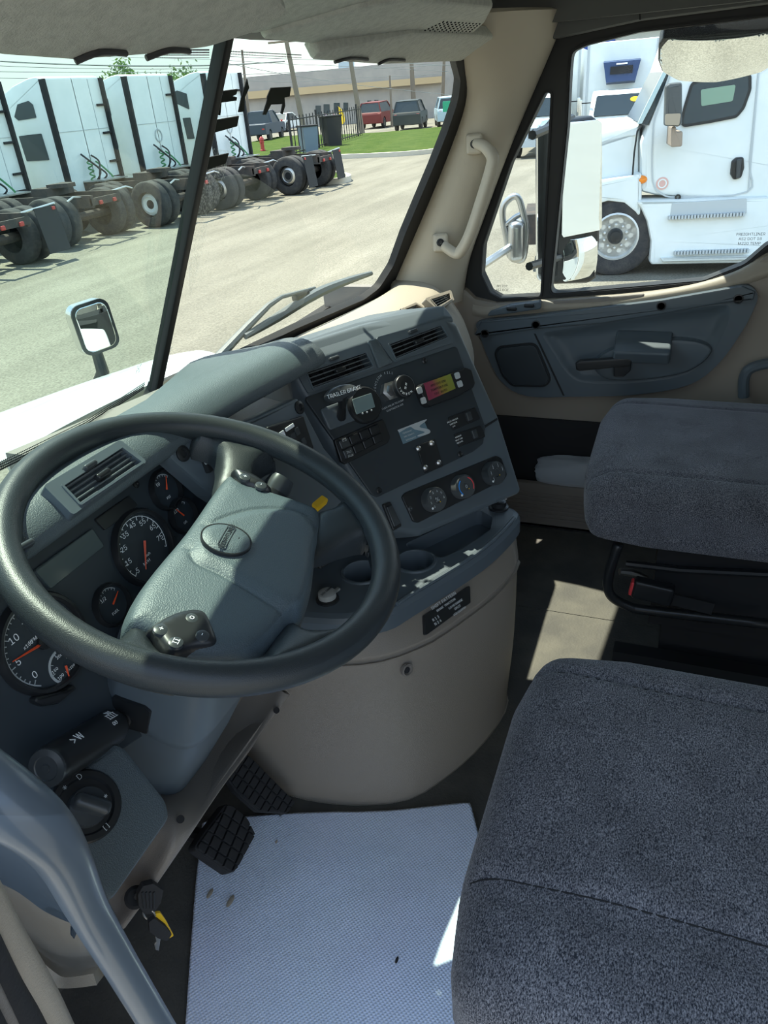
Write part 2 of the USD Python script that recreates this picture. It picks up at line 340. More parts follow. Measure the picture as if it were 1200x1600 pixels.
# left half: its outline mirrored from the right half, its lower edge raised by the dash in front
mir = affinity.scale(gR, -1, 1, origin=(0, 0))
w1 = struct('window_1', 'left half of the split windscreen, tinted pale green', 'window')
obj('pane', WL.w(ext(mir, -.006, 0)), M['wsl'], w1, False)
obj('gasket', WL.w(ext(mir.buffer(.012).difference(affinity.scale(vR, -1, 1, origin=(0, 0))), -.012, .012)), M['seal'], w1)
def frit(fr, band, step, r0):
    pts = []
    for i, (a, b, k) in enumerate(band): pts.append(fr.w(ext(disc(k, (a, b), 6), -.0005, .0006)))
    return cat(pts)
tl = WL.px([(0, 722), (38, 704), (134, 657), (226, 598)]); bandL = []
for k in range(4):
    ln = LineString(tl); 
    for t in np.arange(0, ln.length, .0042): q = ln.interpolate(t + .0021*(k % 2)); bandL.append((q.x, q.y - .0042*k, .0009+.0003*k))
for row in range(4):
    q0, q1 = WL.px([(228, 78+4*row), (326, 78+4*row)]); 
    for t in np.linspace(0, 1, 40): bandL.append((q0[0]+(q1[0]-q0[0])*t, q0[1]+(q1[1]-q0[1])*t, .0012-.0002*row))
obj('frit_dots', frit(WL, bandL, 0, 0), M['blackm'], w1, False, kind='stuff')
bandR = []
for row in range(2):
    q0, q1 = WR.px([(354, 80+4*row), (470, 86+4*row)])
    for t in np.linspace(0, 1, 50): bandR.append((q0[0]+(q1[0]-q0[0])*t, q0[1]+(q1[1]-q0[1])*t, .0009-.0002*row))
obj('frit_dots', frit(WR, bandR, 0, 0), M['blackm'], w2, False, kind='stuff')
dv = struct('trim_3', 'black centre post between the two windscreen halves', 'trim')
e = (PB-PA)/np.linalg.norm(PB-PA); DV = Fr(PA, (1, 0, 0), e)
obj('post', DV.w(bev(rect(.023, .76, .006, (0, .30)), -.006, .013, .005)), M['seal'], dv)
# dried streaks and the wiper arc left on the glass
smear = usdkit.material(stage, '/World/Looks/glass_dirt', {"tc": ("texture_coordinate", {}), "mp": ("mapping", {"scale": (60, 60, 9)}), "n": ("noise_texture", {"scale": 9.0, "detail": 6.0, "roughness": 0.75}),
    "r": ("rgb_ramp", {"ramp": [(0.5, (0, 0, 0)), (0.75, (0.6, 0.6, 0.6))]}), "d": ("principled_bsdf", {"base_color": (0.8, 0.8, 0.74), "roughness": 0.9}), "t": ("transparent_bsdf", {}), "m": ("mix_closure", {})},
    [("tc.object", "mp.vector"), ("mp.vector", "n.vector"), ("n.fac", "r.fac"), ("r.color", "m.fac"), ("t.BSDF", "m.closure1"), ("d.BSDF", "m.closure2")], surface="m.closure")
film = usdkit.material(stage, '/World/Looks/wiper_film', {"d": ("principled_bsdf", {"base_color": (0.8, 0.8, 0.72), "roughness": 0.9}), "t": ("transparent_bsdf", {}), "m": ("mix_closure", {"fac": 0.055})},
    [("t.BSDF", "m.closure1"), ("d.BSDF", "m.closure2")], surface="m.closure")
single('dried_streaks', WR.w(ext(poly(WR.px([(338, 235), (362, 238), (352, 300), (330, 350), (312, 430), (300, 470), (296, 350), (318, 270)])), -.0072, -.0066)), smear, 'dried whitish dirt streaks on the glass beside the centre post', 'dirt')
single('wiped_film', WR.w(ext(poly(np.vstack([WR.px(spl([(298, 300), (380, 275), (440, 305), (480, 350), (500, 410)], 6)), WR.px([(470, 500), (262, 590)])])), -.0074, -.0068)), film, 'faint curved film of dust left where the wiper turned', 'dirt')
for lab, pts in (('small scratched inspection etching beside the foot of the centre post, left half', [(214, 590), (222, 560)]), ('small scratched inspection etching beside the foot of the centre post, right half', [(262, 560), (270, 535)])):
    fr = WL if 'left' in lab else WR; p, q = fr.px(pts); d = math.degrees(math.atan2(q[1]-p[1], q[0]-p[0])); F2 = fr.at(*(0.5*(p+q)), .0005).rot(d)
    single('glass_etching', cat([text(F2.at(0, .006*k), s, .0035, .0003) for k, s in enumerate(('DOT 22', 'AS1', 'M3 27'))]), M['greyt'], lab, 'marking')

# front pillars
Lc = [(713, 20), (722, 98), (723, 160), (686, 265), (642, 370), (604, 456), (584, 482)]
Rc = [(885, 15), (868, 62), (846, 115), (800, 224), (757, 338), (732, 410), (722, 470)]
LP = np.array([WR.pt(a, b, .013) for a, b in WR.px(Lc)]); RP = np.array([at(x, y, 'x', .955) for x, y in Rc])
LPo = LP + A(.03, .02, 0); RPo = RP + A(.03, .012, 0)
mid = 0.5*(LP+RP) + A(-.035, -.02, .0)
rows = np.stack([LPo, LP, .75*LP+.25*RP+A(-.03, -.012, 0), mid, .25*LP+.75*RP+A(-.028, -.015, 0), RP, RPo], 1)
pm = loft(rows, .012, 5, 4)
t1 = struct('trim_1', 'tan moulded pillar cover between windscreen and passenger door', 'trim'); obj('pillar_cover', pm, M['tan_lit'], t1, 60)
pm2 = pm.copy(); pm2.vertices = pm2.vertices*A(-1, 1, 1); pm2.faces = pm2.faces[:, ::-1]
t2 = struct('trim_2', 'tan moulded pillar cover beside the open driver door', 'trim'); obj('pillar_cover', pm2, M['tan_lit'], t2, 60)

# roof lining, overhead panels
ce = struct('ceiling', 'grey cloth roof lining of the truck cab', 'ceiling')
obj('lining', bx(-0.99, 1.03, -1.22, .60, 1.50, 1.54), M['head'], ce)
obj('header_rail', hull([(x, y, z) for x in (-.97, .97) for y, z in ((.70-.10*abs(x), 1.33), (.60-.08*abs(x), 1.30), (.56, 1.54), (.68-.1*abs(x), 1.54))] + [(0, .70, 1.335), (0, .62, 1.30)]), M['headd'], ce)
obj('lining_edge', bx(.90, 1.04, -1.2, .60, 1.33, 1.54), M['headd'], ce)
V1 = Fr((-.5, .462, 1.262), (1, 0, 0), (0, -.89, .45))
ov = thing('overhead_console', 'grey overhead shelf panel with perforated speaker patches above the windscreen', 'overhead panel')
OC = Fr((.3, .52, 1.29), (1, 0, 0), (0, -.95, .31))
pc = poly(OC.px([(393, 54), (500, 65), (640, 48), (735, 50), (757, 30), (770, 5), (640, -10), (560, 5)]), .01)
obj('panel', OC.w(bev(pc, -.03, .006, .006)), M['head'], ov)
pd2 = poly(OC.px([(300, 40), (395, 55), (580, 10), (600, -30), (380, -30)]), .01)
obj('panel', OC.w(bev(pd2, -.03, .0, .006)), M['head'], ov)
def perf(fr, quad, nu, nv, r):
    q = fr.px(quad); ms = []
    for i in range(nu):
        for j in range(nv):
            s, t = (i+.5)/nu, (j+.5)/nv; c = (1-s)*(1-t)*q[0]+s*(1-t)*q[1]+s*t*q[2]+(1-s)*t*q[3]; ms.append(ext(disc(r, c, 8), .0, .0075))
    return fr.w(cat(ms))
obj('speaker_holes', perf(OC, [(655, 42), (730, 48), (752, 30), (690, 26)], 11, 6, .0018), M['blackm'], ov, False, kind='stuff')
vd = thing('sun_visor', 'wide grey cloth visor above the left windscreen half', 'sun visor')
pv = poly(V1.px([(-60, 70), (0, 82), (110, 90), (230, 82), (320, 71), (395, 47), (452, 16), (420, -25), (200, -60), (-80, -60)]), .012)
obj('flap', V1.w(bev(pv, -.018, .004, .006)), M['head'], vd)
for q in ([(110, 84), (148, 70), (190, 72)], [(222, 80), (258, 68), (290, 70)]):
    pts = np.array([V1.pt(a, b, .006) for a, b in V1.px(q)]); obj('clip', cat(tube(pts, .0025, 8, 4), V1.at(*V1.px([(q[1][0]+10, q[1][1]+7)])[0]).w(rbox(.03, .008, .008, .003))), M['clip'], vd)
V2 = Fr((.45, .535, 1.262), (1, 0, 0), (0, -.89, .45))
ve = thing('sun_visor', 'narrow grey cloth visor above the right windscreen half', 'sun visor')
pv2 = poly(V2.px([(470, 84), (487, 91), (595, 99), (724, 94), (812, 69), (806, 60), (740, 51), (645, 48)]), .01)
obj('flap', V2.w(bev(pv2, -.018, .004, .006)), M['head'], ve)
for q in ([(520, 91), (545, 85), (572, 87)], [(588, 95), (605, 88), (630, 89)]):
    pts = np.array([V2.pt(a, b, .006) for a, b in V2.px(q)]); obj('clip', cat(tube(pts, .0022, 8, 4), V2.at(*V2.px([(q[1][0]+4, q[1][1]+6)])[0]).w(rbox(.03, .009, .008, .003))), M['clip'], ve)
DH = Fr((.93, 0, 1.3), (0, -1, 0), (0, 0, 1))
dh = struct('trim_4', 'dark roof edge trim above the passenger door', 'trim')
ph = poly(DH.px([(752, 56), (815, 68), (870, 60), (1000, 32), (1230, 2), (1230, -200), (740, -160)]), .01)
obj('roof_edge', DH.w(bev(ph, -.03, .0, .01)), M['headd'], dh)
obj('pocket', DH.w(bev(poly(DH.px([(788, -10), (846, -10), (846, 10), (836, 18), (786, 12)]), .004), .0, .004, .002)), M['blackm'], dh)
obj('joint', DH.w(ext(poly(DH.px([(998, -20), (1000, -20), (1001, 31), (999, 31)])), 0, .0015)), M['blackm'], dh)

# ------------------------------------------------------------------ passenger door
DF, DG, DP = (Fr((x, 0, .7), (0, -1, 0), (0, 0, 1)) for x in (.985, 1.0, .955))
d1 = struct('door_1', 'passenger door with dark blue-grey insert on a tan panel', 'door')
main = poly(DG.px([(859, 459), (886, 195), (890, 110), (893, 78), (920, 66), (1000, 46), (1200, 22), (1290, 15), (1290, 360), (1200, 382), (1165, 412), (1100, 438)]), .02)
vent = poly(DG.px([(849, 461), (867, 122), (862, 124), (800, 252), (757, 380), (754, 425), (768, 455), (785, 464)]), .012)
outer = poly(DF.px([(862, 62), (850, 105), (798, 222), (755, 335), (730, 408), (720, 470), (745, 500), (860, 500), (1100, 480), (1330, 420), (1330, -40), (1000, 18), (900, 45)]), .01)
obj('window_frame', DF.w(ext(outer.difference(main.buffer(-.006)).difference(vent.buffer(-.004)), -.03, .012)), M['seal'], d1)
w3 = struct('window_3', 'roll-down glass of the passenger door window', 'window'); obj('pane', DG.w(ext(main.buffer(.006), -.003, .003)), M['dgl'], w3, False)
w4 = struct('window_4', 'small fixed quarter glass of the passenger door', 'window'); obj('pane', DG.w(ext(vent.buffer(.006), -.003, .003)), M['dgl'], w4, False)
obj('seal_bead', DF.w(cat(ext(vent.buffer(.002).difference(vent.buffer(-.003)), .012, .016), ext(main.buffer(.002).difference(main.buffer(-.003)), .012, .016))), M['rubber'], d1)
for lab, x, y in (('faint etched glass mark in the lower corner of the quarter glass', 785, 452), ('faint etched glass mark in the lower rear corner of the door glass', 1172, 372)):
    a, b = DG.px([(x, y)])[0]; single('glass_etching', cat([text(DG.at(a, b-.011*k+.01, .0035), s, .0065, .0003) for k, s in enumerate(('M1207', 'AS2 DOT') if 'quarter' in lab else ('FREIGHTLINER', 'AS2 DOT 18', 'M220 TEMP'))]), M['black'], lab, 'marking')
# the tan panel
tp = DP.px([(728, 452), (742, 466), (775, 474), (850, 471), (1000, 460), (1100, 446), (1165, 424), (1200, 398), (1260, 378)])
tpo = np.vstack([[(-.72, tp[0][1]+.02)], tp, [(.46, tp[-1][1]), (.46, -.40), (-.72, -.385)]])
obj('trim_panel', DP.w(bev(poly(tpo, .012), -.03, .0, .012)), M['taupe'], d1)
obj('door_shell', bx(.985, 1.04, -.46, .74, -.05, .66), M['wht'], d1)
ins = poly(DP.px(spl([(746, 505), (755, 498), (800, 493), (842, 489), (938, 480), (1033, 465), (1110, 452), (1158, 443), (1176, 447), (1183, 460), (1177, 480), (1158, 516), (1121, 566), (1075, 598), (992, 613), (900, 616), (825, 615), (785, 592), (762, 548)], 4)), .008)
bowl = poly(DP.px(spl([(846, 517), (900, 508), (1000, 492), (1120, 474), (1140, 478), (1138, 500), (1115, 545), (1075, 580), (1000, 594), (920, 595), (890, 582), (868, 550)], 4)), .01)
obj('insert', DP.w(ext(ins.difference(bowl), .0, .02)), M['dashsm'], d1)
obj('insert_edge', DP.w(bev(ins.buffer(-.0005), -.01, .0015, .001)), M['panel'], d1)
obj('bowl', DP.w(pillow(bowl.buffer(.001), .0012, lambda x, y, d: .0035 + .0165*np.exp(-(d/.018)**2), .008, (.004, .01, .018))), M['dashsm'], d1)
st = poly(np.vstack([DP.px([(744, 520), (760, 522), (842, 510), (938, 502), (1033, 487), (1110, 473), (1176, 465)]), DP.px([(1180, 452), (1158, 443), (1033, 465), (842, 489), (755, 498)])]), .002)
obj('top_strip', DP.w(bev(st, .0, .026, .005)), M['dashsm'], d1)
for x, y in ((761, 517), (840, 503), (1034, 474), (1153, 463)):
    a, b = DP.px([(x, y)])[0]; s = obj('screw', DP.at(a, b, .026).w(lathe([(.012, 0), (.012, .002), (.009, .0025), (.008, -.002), (0.0001, -.002)], 16)), M['black'], d1)
obj('panel_joint', DP.w(ext(poly(DP.px([(836, 518), (839, 518), (884, 614), (881, 614)])), .0, .0212)), M['black'], d1)
sp = poly(DP.px([(775, 541), (838, 534), (862, 592), (850, 598), (803, 597), (788, 580)]), .02)
obj('speaker_grille', DP.w(bev(sp, .0, .024, .004)), M['panel'], d1)
obj('speaker_grille_edge', DP.w(ext(sp.buffer(.006).difference(sp.buffer(.001)), .0, .0225)), M['black'], d1)
arm = poly(DP.px(spl([(930, 562), (965, 538), (1042, 526), (1095, 530), (1112, 546), (1075, 576), (1000, 589), (945, 586)], 5, True)), .012)
obj('armrest', DP.w(bev(arm, -.01, .030, .01)), M['dashsm'], d1)
obj('armrest_shelf', trimesh.convex.convex_hull(np.vstack([trimesh.creation.icosphere(1, .008).vertices + A(x, y, z) for y in (.010, .138) for x, z in ((.95, .606), (.884, .574), (.90, .55), (.95, .54))])), M['dashsm'], d1)
obj('door_handle', cat(DP.w(bev(poly(DP.px([(904, 556), (910, 552), (985, 547), (990, 552), (988, 560), (910, 568), (905, 566)]), .003), .052, .068, .004)), DP.w(bev(poly(DP.px([(962, 560), (990, 550), (988, 568), (978, 577), (962, 577)]), .004), .045, .064, .004))), M['black'], d1)
sw = poly(DP.px([(762, 492), (768, 484), (800, 474), (846, 468), (847, 480), (800, 487)]), .004)
obj('switch_plate', DP.w(bev(sw, -.002, .022, .004)), M['dashsm'], d1)
for x, y in ((802, 479), (829, 474)):
    a, b = DP.px([(x, y)])[0]; obj('window_switch', DP.at(a, b, .022).w(rbox(.028, .011, .012, .004)), M['black'], d1)
obj('sill_tray', DP.w(bev(poly(DP.px([(862, 470), (1010, 458), (1004, 465), (985, 470), (868, 478)]), .004), -.0, .006, .004)), M['tand'], d1)
cap_u = np.array([at(x, y, 'x', .984) for x, y in ((742, 464), (775, 470), (850, 466), (1000, 454), (1100, 441), (1165, 416), (1200, 389), (1260, 372))]); cap_l = np.array([at(x, y, 'x', .946) for x, y in ((738, 486), (765, 489), (850, 480), (940, 476), (1033, 463), (1112, 450), (1185, 430), (1260, 400))])
obj('sill_cap', loft(np.stack([cap_u, .5*(cap_u+cap_l)+A(-.004, 0, .008), cap_l, cap_l+A(.012, 0, -.02)], 1), .006, 4, 4), M['tan'], d1, 60)
# the bin at the foot of the door
obj('bin_back', bx(.945, .985, -.46, .74, -.05, .34), M['blackm'], d1)
PK = Fr((.885, 0, .16), (0, -1, 0), (0, 0, 1))
obj('bin_front', PK.w(bev(rect(.9, .155, .012, (-.15, -.085)), -.02, 0, .008)), M['tand'], d1)
for k in range(7): obj('bin_rib', PK.w(bev(rect(.86, .006, .002, (-.15, -.04-.014*k)), 0, .004, .002)), M['tand'], d1)
obj('bin_floor', bx(.885, .96, -.45, .6, .0, .012), M['blackm'], d1)
obj('door_pull', tube([at(1162, 620, 'x', .93), at(1163, 590, 'x', .93), at(1176, 574, 'x', .93), at(1215, 566, 'x', .93), at(1240, 570, 'x', .93)], .014, 10, 5), M['dashsm'], d1)
gh = thing('grab_handle', 'tan curved grab handle bolted to the passenger side pillar', 'grab handle')
hp = [at(742, 224, 'x', .845), at(757, 229, 'x', .835), at(769, 244, 'x', .825), at(768, 262, 'x', .82), at(752, 315, 'x', .815), at(735, 365, 'x', .815), at(722, 390, 'x', .82), at(712, 396, 'x', .825), at(692, 383, 'x', .83)]
obj('bar', tube(hp, [.013, .014, .0155, .0155, .0155, .0155, .0155, .014, .013], 14, 6), M['tan_lit'], gh, True)
for x, y in ((741, 225), (688, 379)):
    p = at(x, y, 'x', .840 if y < 300 else .828); F2 = axfr(p, CAM); obj('foot', F2.w(cat(rbox(.042, .048, .05, .009, (0, 0, -.022)))), M['tan_lit'], gh)
    obj('bolt', F2.at(0, 0, .002).w(lathe([(.010, 0), (.010, .003), (.006, .004), (.005, .001), (.0001, .001)], 14)), M['black'], gh)

# ------------------------------------------------------------------ outside the glass: bonnet, wipers, mirrors
RG = [at(345, 556, 'x', .72), at(300, 545, 'x', .70), at(228, 566, 'x', .68), at(150, 593, 'x', .64), at(60, 627, 'x', .60), at(-40, 668, 'x', .55)]
rows = []
for i, p in enumerate(RG):
    x, y, z = p; rows.append([(-x-.10, y-.03*0, z-.35), (-x-.05, y, z-.06), (-x+.03, y, z), (-x*.5, y, z+.035), (0, y, z+.05), (x*.5, y, z+.035), (x-.03, y, z), (x+.05, y, z-.06), (x+.10, y, z-.35)])
single('bonnet', loft(rows, .01, 5, 5, towards=(0, 1.4, 3)), M['wht'], 'white sloping bonnet of the truck seen through the windscreen', 'bonnet', smooth=60)
obj('cowl', hull([(x, y, z) for x in (-.88, .88) for y, z in ((.80, .60), (.80, .70))] + [(0, 1.0, .60), (0, 1.0, .70), (-.7, 1.08, .60), (.7, 1.08, .60)]), M['blackm'], wf)
wp = thing('wiper', 'black wiper resting on the right windscreen half', 'wiper')
def wpt(x, y, l=-.03): a, b = WR.px([(x, y)], l)[0]; return WR.pt(a, b, l)
obj('arm', tube([wpt(338, 562, -.02), wpt(385, 512), wpt(420, 477, -.035), wpt(440, 464, -.035), wpt(492, 450, -.03)], [.011, .009, .007, .005, .004], 8), M['arm'], wp)
obj('blade', tube([wpt(383, 526, -.016), wpt(430, 498, -.018), wpt(492, 460, -.02), wpt(540, 440, -.018), wpt(580, 427, -.016)], [.007, .011, .013, .010, .006], 8, 4), M['arm'], wp)
obj('hinge', axfr(wpt(470, 462), wpt(492, 452)).w(rbox(.02, .016, .05, .005)), M['black'], wp)
# bonnet mirror
def convex(w, h, r, bulge):
    g = rect(w, h, r); return pillow(g, -.004, lambda x, y, d: bulge*(1-(x/(w*.6))**2*.5-(y/(h*.6))**2*.5), .008, (.003,))
hm = thing('bonnet_mirror', 'square black-rimmed bonnet mirror on a post beyond the windscreen', 'mirror')
c = at(148, 511, 'x', .66); dirn = A(*(CAM-c)); dirn[2] = 0; dirn /= np.linalg.norm(dirn)
hz_ = A(0.93, -.36, 0.06); nz_ = np.cross(hz_, A(0, 0, 1)); f2 = Fr(c, hz_, A(0, 0, 1) - .02*nz_)
obj('housing', cat(f2.w(bev(rect(.125, .155, .03), -.03, .004, .006)), f2.at(-.012, 0, -.03).w(rbox(.10, .13, .05, .024))), M['chrome'], hm, 50)
obj('rim', f2.w(ext(rect(.125, .155, .03).difference(rect(.105, .136, .024)), .002, .009)), M['black'], hm)
obj('mirror_glass', f2.at(0, 0, .004).w(convex(.106, .137, .024, .012)), M['mirror'], hm, True)
b0 = c + A(-.0, 0.02, -.06); obj('post', tube([b0, c + A(.015, .03, -.15), at(152, 612, 'x', .66)], [.016, .02, .026], 10), M['black'], hm)
# door mirror
mk = thing('door_mirror', 'tall chrome-backed door mirror outside the passenger quarter glass', 'mirror')
mc = at(906, 302, 'x', 1.30)
fm = Fr(mc, (.72, -.69, 0), (0, 0, 1))
def fmp(pts, l=0): return fm.px(pts, l)
hs = poly(fmp([(872, 200), (880, 186), (932, 180), (942, 188), (942, 372), (936, 436), (925, 444), (872, 446), (864, 436)]), .012)
obj('housing', fm.w(bev(hs, -.07, -.004, .02)), M['black'], mk, 45)
shell = poly(fmp([(862, 198), (872, 188), (932, 182), (938, 436), (860, 446)]), .02); ch = fm.w(bev(shell, 0, .05, .02)); ch.vertices = ch.vertices - fm.n*.12
ins2 = Fr(mc - fm.n*.075, (-fm.h), (0, 0, 1)); pb = poly([(-a, b) for a, b in np.array(shell.exterior.coords)], 0)
obj('chrome_shell', ins2.w(pillow(pb, -.01, lambda x, y, d: .05*(1-np.exp(-d/.03)), .012, (.004, .012, .025))), M['chrome'], mk, True)
gl1 = poly(fmp([(881, 196), (888, 191), (934, 187), (940, 192), (940, 355), (936, 360), (880, 371), (877, 366)]), .004)
obj('mirror_glass', fm.w(bev(gl1, -.006, .002, .001)), M['mirror'], mk)
g2 = fmp([(882, 377), (936, 366), (933, 425), (924, 432), (884, 441), (880, 436)]); gp = poly(g2, .006); gx, gy = gp.centroid.x, gp.centroid.y
obj('convex_glass', fm.w(pillow(gp, -.006, lambda x, y, d: .012-3.0*((x-gx)**2+(y-gy)**2), .006, (.002,))), M['mirror'], mk, True)
for z in (-.20, .22): obj('bracket', tube([mc + fm.n*-.05 + A(-.02, 0, z*.9), (1.06, mc[1]+.10, mc[2]+z*.8)], .012, 8), M['black'], mk)
lk = thing('lookdown_mirror', 'convex look-down mirror hanging above the passenger door window', 'mirror')
lc = at(1120, 90, 'x', 1.10); fk = Fr(lc, (0, -1, .03), (-.85, 0, .53))
og = poly(fk.px([(1029, 70), (1036, 60), (1130, 52), (1200, 46), (1225, 46), (1226, 92), (1190, 112), (1120, 124), (1060, 124), (1034, 112), (1028, 95)]), .008)
obj('housing', fk.w(bev(og, -.03, 0, .004)), M['black'], lk)
og2 = og.buffer(-.004); kx, ky = og2.centroid.x, og2.centroid.y
obj('mirror_glass', fk.w(pillow(og2, -.002, lambda x, y, d: .016-.8*((x-kx)**2+(y-ky)**2), .008, (.002,))), M['mirror'], lk, True)
for s in (-1, 1): obj('bracket', tube([lc + A(0, .08*s, .03), lc + A(-.05, .08*s, .25)], .008, 8), M['black'], lk)
fmr = thing('mirror_bracket', 'chrome looped mirror bracket seen low through the quarter glass', 'mirror')  # read as a looped bracket of the door mirror, not fender-mounted
def fp(x, y, l=0): return at(x, y, 'x', 1.25+l)
obj('frame', tube([fp(787, 322), fp(800, 308), fp(810, 310), fp(817, 332), fp(822, 360), fp(818, 402), fp(806, 406), fp(796, 398), fp(792, 376), fp(786, 345)], .010, 8, 4, True), M['steel'], fmr, True)
obj('brace', tube([fp(790, 352), fp(804, 340), fp(816, 334)], .008, 8, 3), M['steel'], fmr, True)
obj('arm', tube([fp(806, 380), A(1.10, fp(806, 380)[1]+.06, fp(806, 380)[2]-.03), A(1.035, fp(806, 380)[1]+.10, fp(806, 380)[2]-.05)], .012, 8, 3), M['steel'], fmr)
obj('housing', axfr(fp(806, 376), fp(806, 376)+A(.3, -1, 0)).w(rbox(.085, .12, .05, .02)), M['steel'], fmr, 50)
# the cab's own white flank behind the door, which the door mirror looks along
fk2 = struct('wall_outside', 'white outer flank of the truck behind the passenger door', 'wall')
obj('skin', bx(1.04, 1.08, -4.6, -.47, -.9, 2.2), M['wht'], fk2)
# ------------------------------------------------------------------ dashboard
def shull(pts, r):
    s = trimesh.creation.icosphere(2, r).vertices; return hull(np.vstack([s + np.asarray(p, float) for p in pts]))
def man(m):
    m = tm(m); m = trimesh.Trimesh(m.vertices, m.faces, process=True); m.merge_vertices()
    return m3.Manifold(m3.Mesh(np.asarray(m.vertices, np.float32), np.asarray(m.faces, np.uint32)))
def minus(a, *bs):
    A_ = man(a)
    for b in bs: A_ = A_ - man(b)
    q = A_.to_mesh(); return trimesh.Trimesh(np.array(q.vert_properties[:, :3], float), np.array(q.tri_verts), process=False)
def resample(p, n):
    p = spl(p, 8); L = np.r_[0, np.cumsum(np.linalg.norm(np.diff(p, axis=0), axis=1))]; t = np.linspace(0, L[-1], n)
    return np.stack([np.interp(t, L, p[:, k]) for k in range(p.shape[1])], 1)
al, be = math.radians(33), math.radians(25)
hS = A(math.cos(al), -math.sin(al), 0); wS = A(math.sin(al), math.cos(al), 0)
S = Fr(at(705, 520, 'x', .25), hS, math.cos(be)*A(0, 0, 1) + math.sin(be)*wS)
CL = Fr((-.57, .62, .72), (1, 0, 0), (0, .287, .958))
RB = Fr(at(285, 709, 'x', -.385), (1, -.13, 0), (0, .3, .95))
db = thing('dashboard', 'dark grey wraparound dashboard with gauges, vents and a switch-covered centre stack', 'dashboard')
# left roll above the gauges
rows = []
for x in (-.97, -.85, -.7, -.55, -.4, -.25, -.12, -.02):
    yb = .93 - .2*abs(x); k = max(0, min(1, (x+.3)/.3)); s = -.05*k
    rows.append([(x, yb, .70), (x, yb-.02, .74), (x, yb-.10, .815), (x, .72+s, .853), (x, .665+s, .868), (x, .625+s, .866), (x, .598+s, .845), (x, .60+s, .825), (x, .628+s, .817), (x, .66+s, .81)])
obj('dash_top', loft(rows, .012, 3, 4, towards=(-.5, .2, 2)), M['dash'], db, 60)
obj('cluster_panel', CL.w(bev(poly(CL.px([(-90, 935), (42, 852), (107, 806), (226, 727), (268, 702), (335, 770), (420, 900), (300, 1100), (195, 1170), (40, 1245), (-90, 1290)]), .01), -.012, 0, .003)), M['panel'], db)
obj('radio_bezel', RB.w(bev(poly(RB.px([(258, 709), (288, 690), (400, 652), (466, 620), (508, 700), (570, 772), (560, 800), (430, 840), (372, 800), (330, 772)]), .008), -.03, .0, .006)), M['dashsm'], db)
for x, y in ((285, 709), (467, 637)): a, b = RB.px([(x, y)])[0]; obj('bolt', RB.at(a, b).w(lathe([(.011, 0), (.011, .0025), (.008, .004), (.006, .004), (.005, .001), (.0001, .001)], 14)), M['black'], db)
rd = sub(db, 'radio'); rp = poly(RB.px([(412, 668), (470, 650), (487, 702), (440, 712)]), .003); obj('body', RB.w(bev(rp, 0, .006, .002)), M['black'], rd)
for x, y, w, h in ((452, 668, .022, .006), (440, 679, .013, .010), (457, 682, .013, .009), (464, 674, .010, .012), (474, 690, .010, .012), (446, 690, .015, .006)):
    a, b = RB.px([(x, y)], .006)[0]; obj('radio_key', RB.at(a, b, .006).w(bev(rect(w, h, .001), 0, .002, .0006)), M['white'] if x in (452, 440, 446) else M['btn'], rd)
mp_ = poly(RB.px([(311, 712), (322, 706), (333, 733), (322, 741)]), .003); md = sub(db, 'dimmer_module'); obj('body', RB.w(bev(mp_, 0, .008, .002)), M['black'], md)
a, b = RB.px([(322, 722)], .008)[0]; obj('mark', RB.at(a, b, .0085).w(ext(rect(.008, .006, .002).difference(rect(.005, .003)), 0, .0004)), M['greyt'], md)

def vent(fr, outer, inner, nsl, knob=None, mcol='dashsm', depth=.03, tab=True):
    """air outlet: frame, dark throat, loose horizontal slats and a centre tab"""
    v = sub(db, 'air_vent'); po, q = poly(fr.px(outer), .004), fr.px(inner); pi = poly(q, .002)
    obj('frame', fr.w(cat(ext(po.difference(pi), -.012, .004), ext(pi.buffer(.001).difference(pi.buffer(-.002)), .003, .006))), M[mcol], v)
    obj('throat', fr.w(ext(pi.buffer(.003), -depth, -depth+.004)), M['blackm'], v)
    q0, q1, q2, q3 = q
    for k in range(nsl):
        t = (k+.5)/nsl; p, r = q0+(q3-q0)*t, q1+(q2-q1)*t; c = .5*(p+r); L = np.linalg.norm(r-p)
        obj('slat', fr.at(c[0], c[1], -.003).rot(math.degrees(math.atan2(r[1]-p[1], r[0]-p[0]))).w(rbox(L+.002, .0022, .007, .001)), M['slat'], v)
    for k in range(5):
        t = (k+.5)/5; c = .5*((q0+(q1-q0)*t)+(q3+(q2-q3)*t)); obj('vane', fr.at(c[0], c[1], -.016).w(bx(-.001, .001, -.5*np.linalg.norm(q3-q0), .5*np.linalg.norm(q3-q0), -.008, .008)), M['blackm'], v)
    c = q.mean(0); d = math.degrees(math.atan2(q1[1]-q0[1], q1[0]-q0[0]))
    if tab: obj('tab', fr.at(*c, .003).rot(d).w(rbox(.022, .008, .010, .003)), M['black'], v)
    if knob:
        a, b = fr.px([knob])[0]; obj('thumb_lever', fr.at(a, b, .006).rot(d).w(rbox(.020, .007, .012, .003)), M['btn'], v)
    return v
VC = Fr((-.5, .606, .863), (1, 0, 0), (0, .72, .70))
vent(VC, [(66, 762), (186, 690), (228, 724), (112, 808)], [(94, 762), (188, 701), (222, 726), (123, 793)], 5, (137, 733))
vent(VC, [(-60, 890), (24, 842), (46, 862), (-30, 905)], [(-50, 888), (20, 850), (36, 864), (-30, 898)], 3, (36, 858), tab=False)

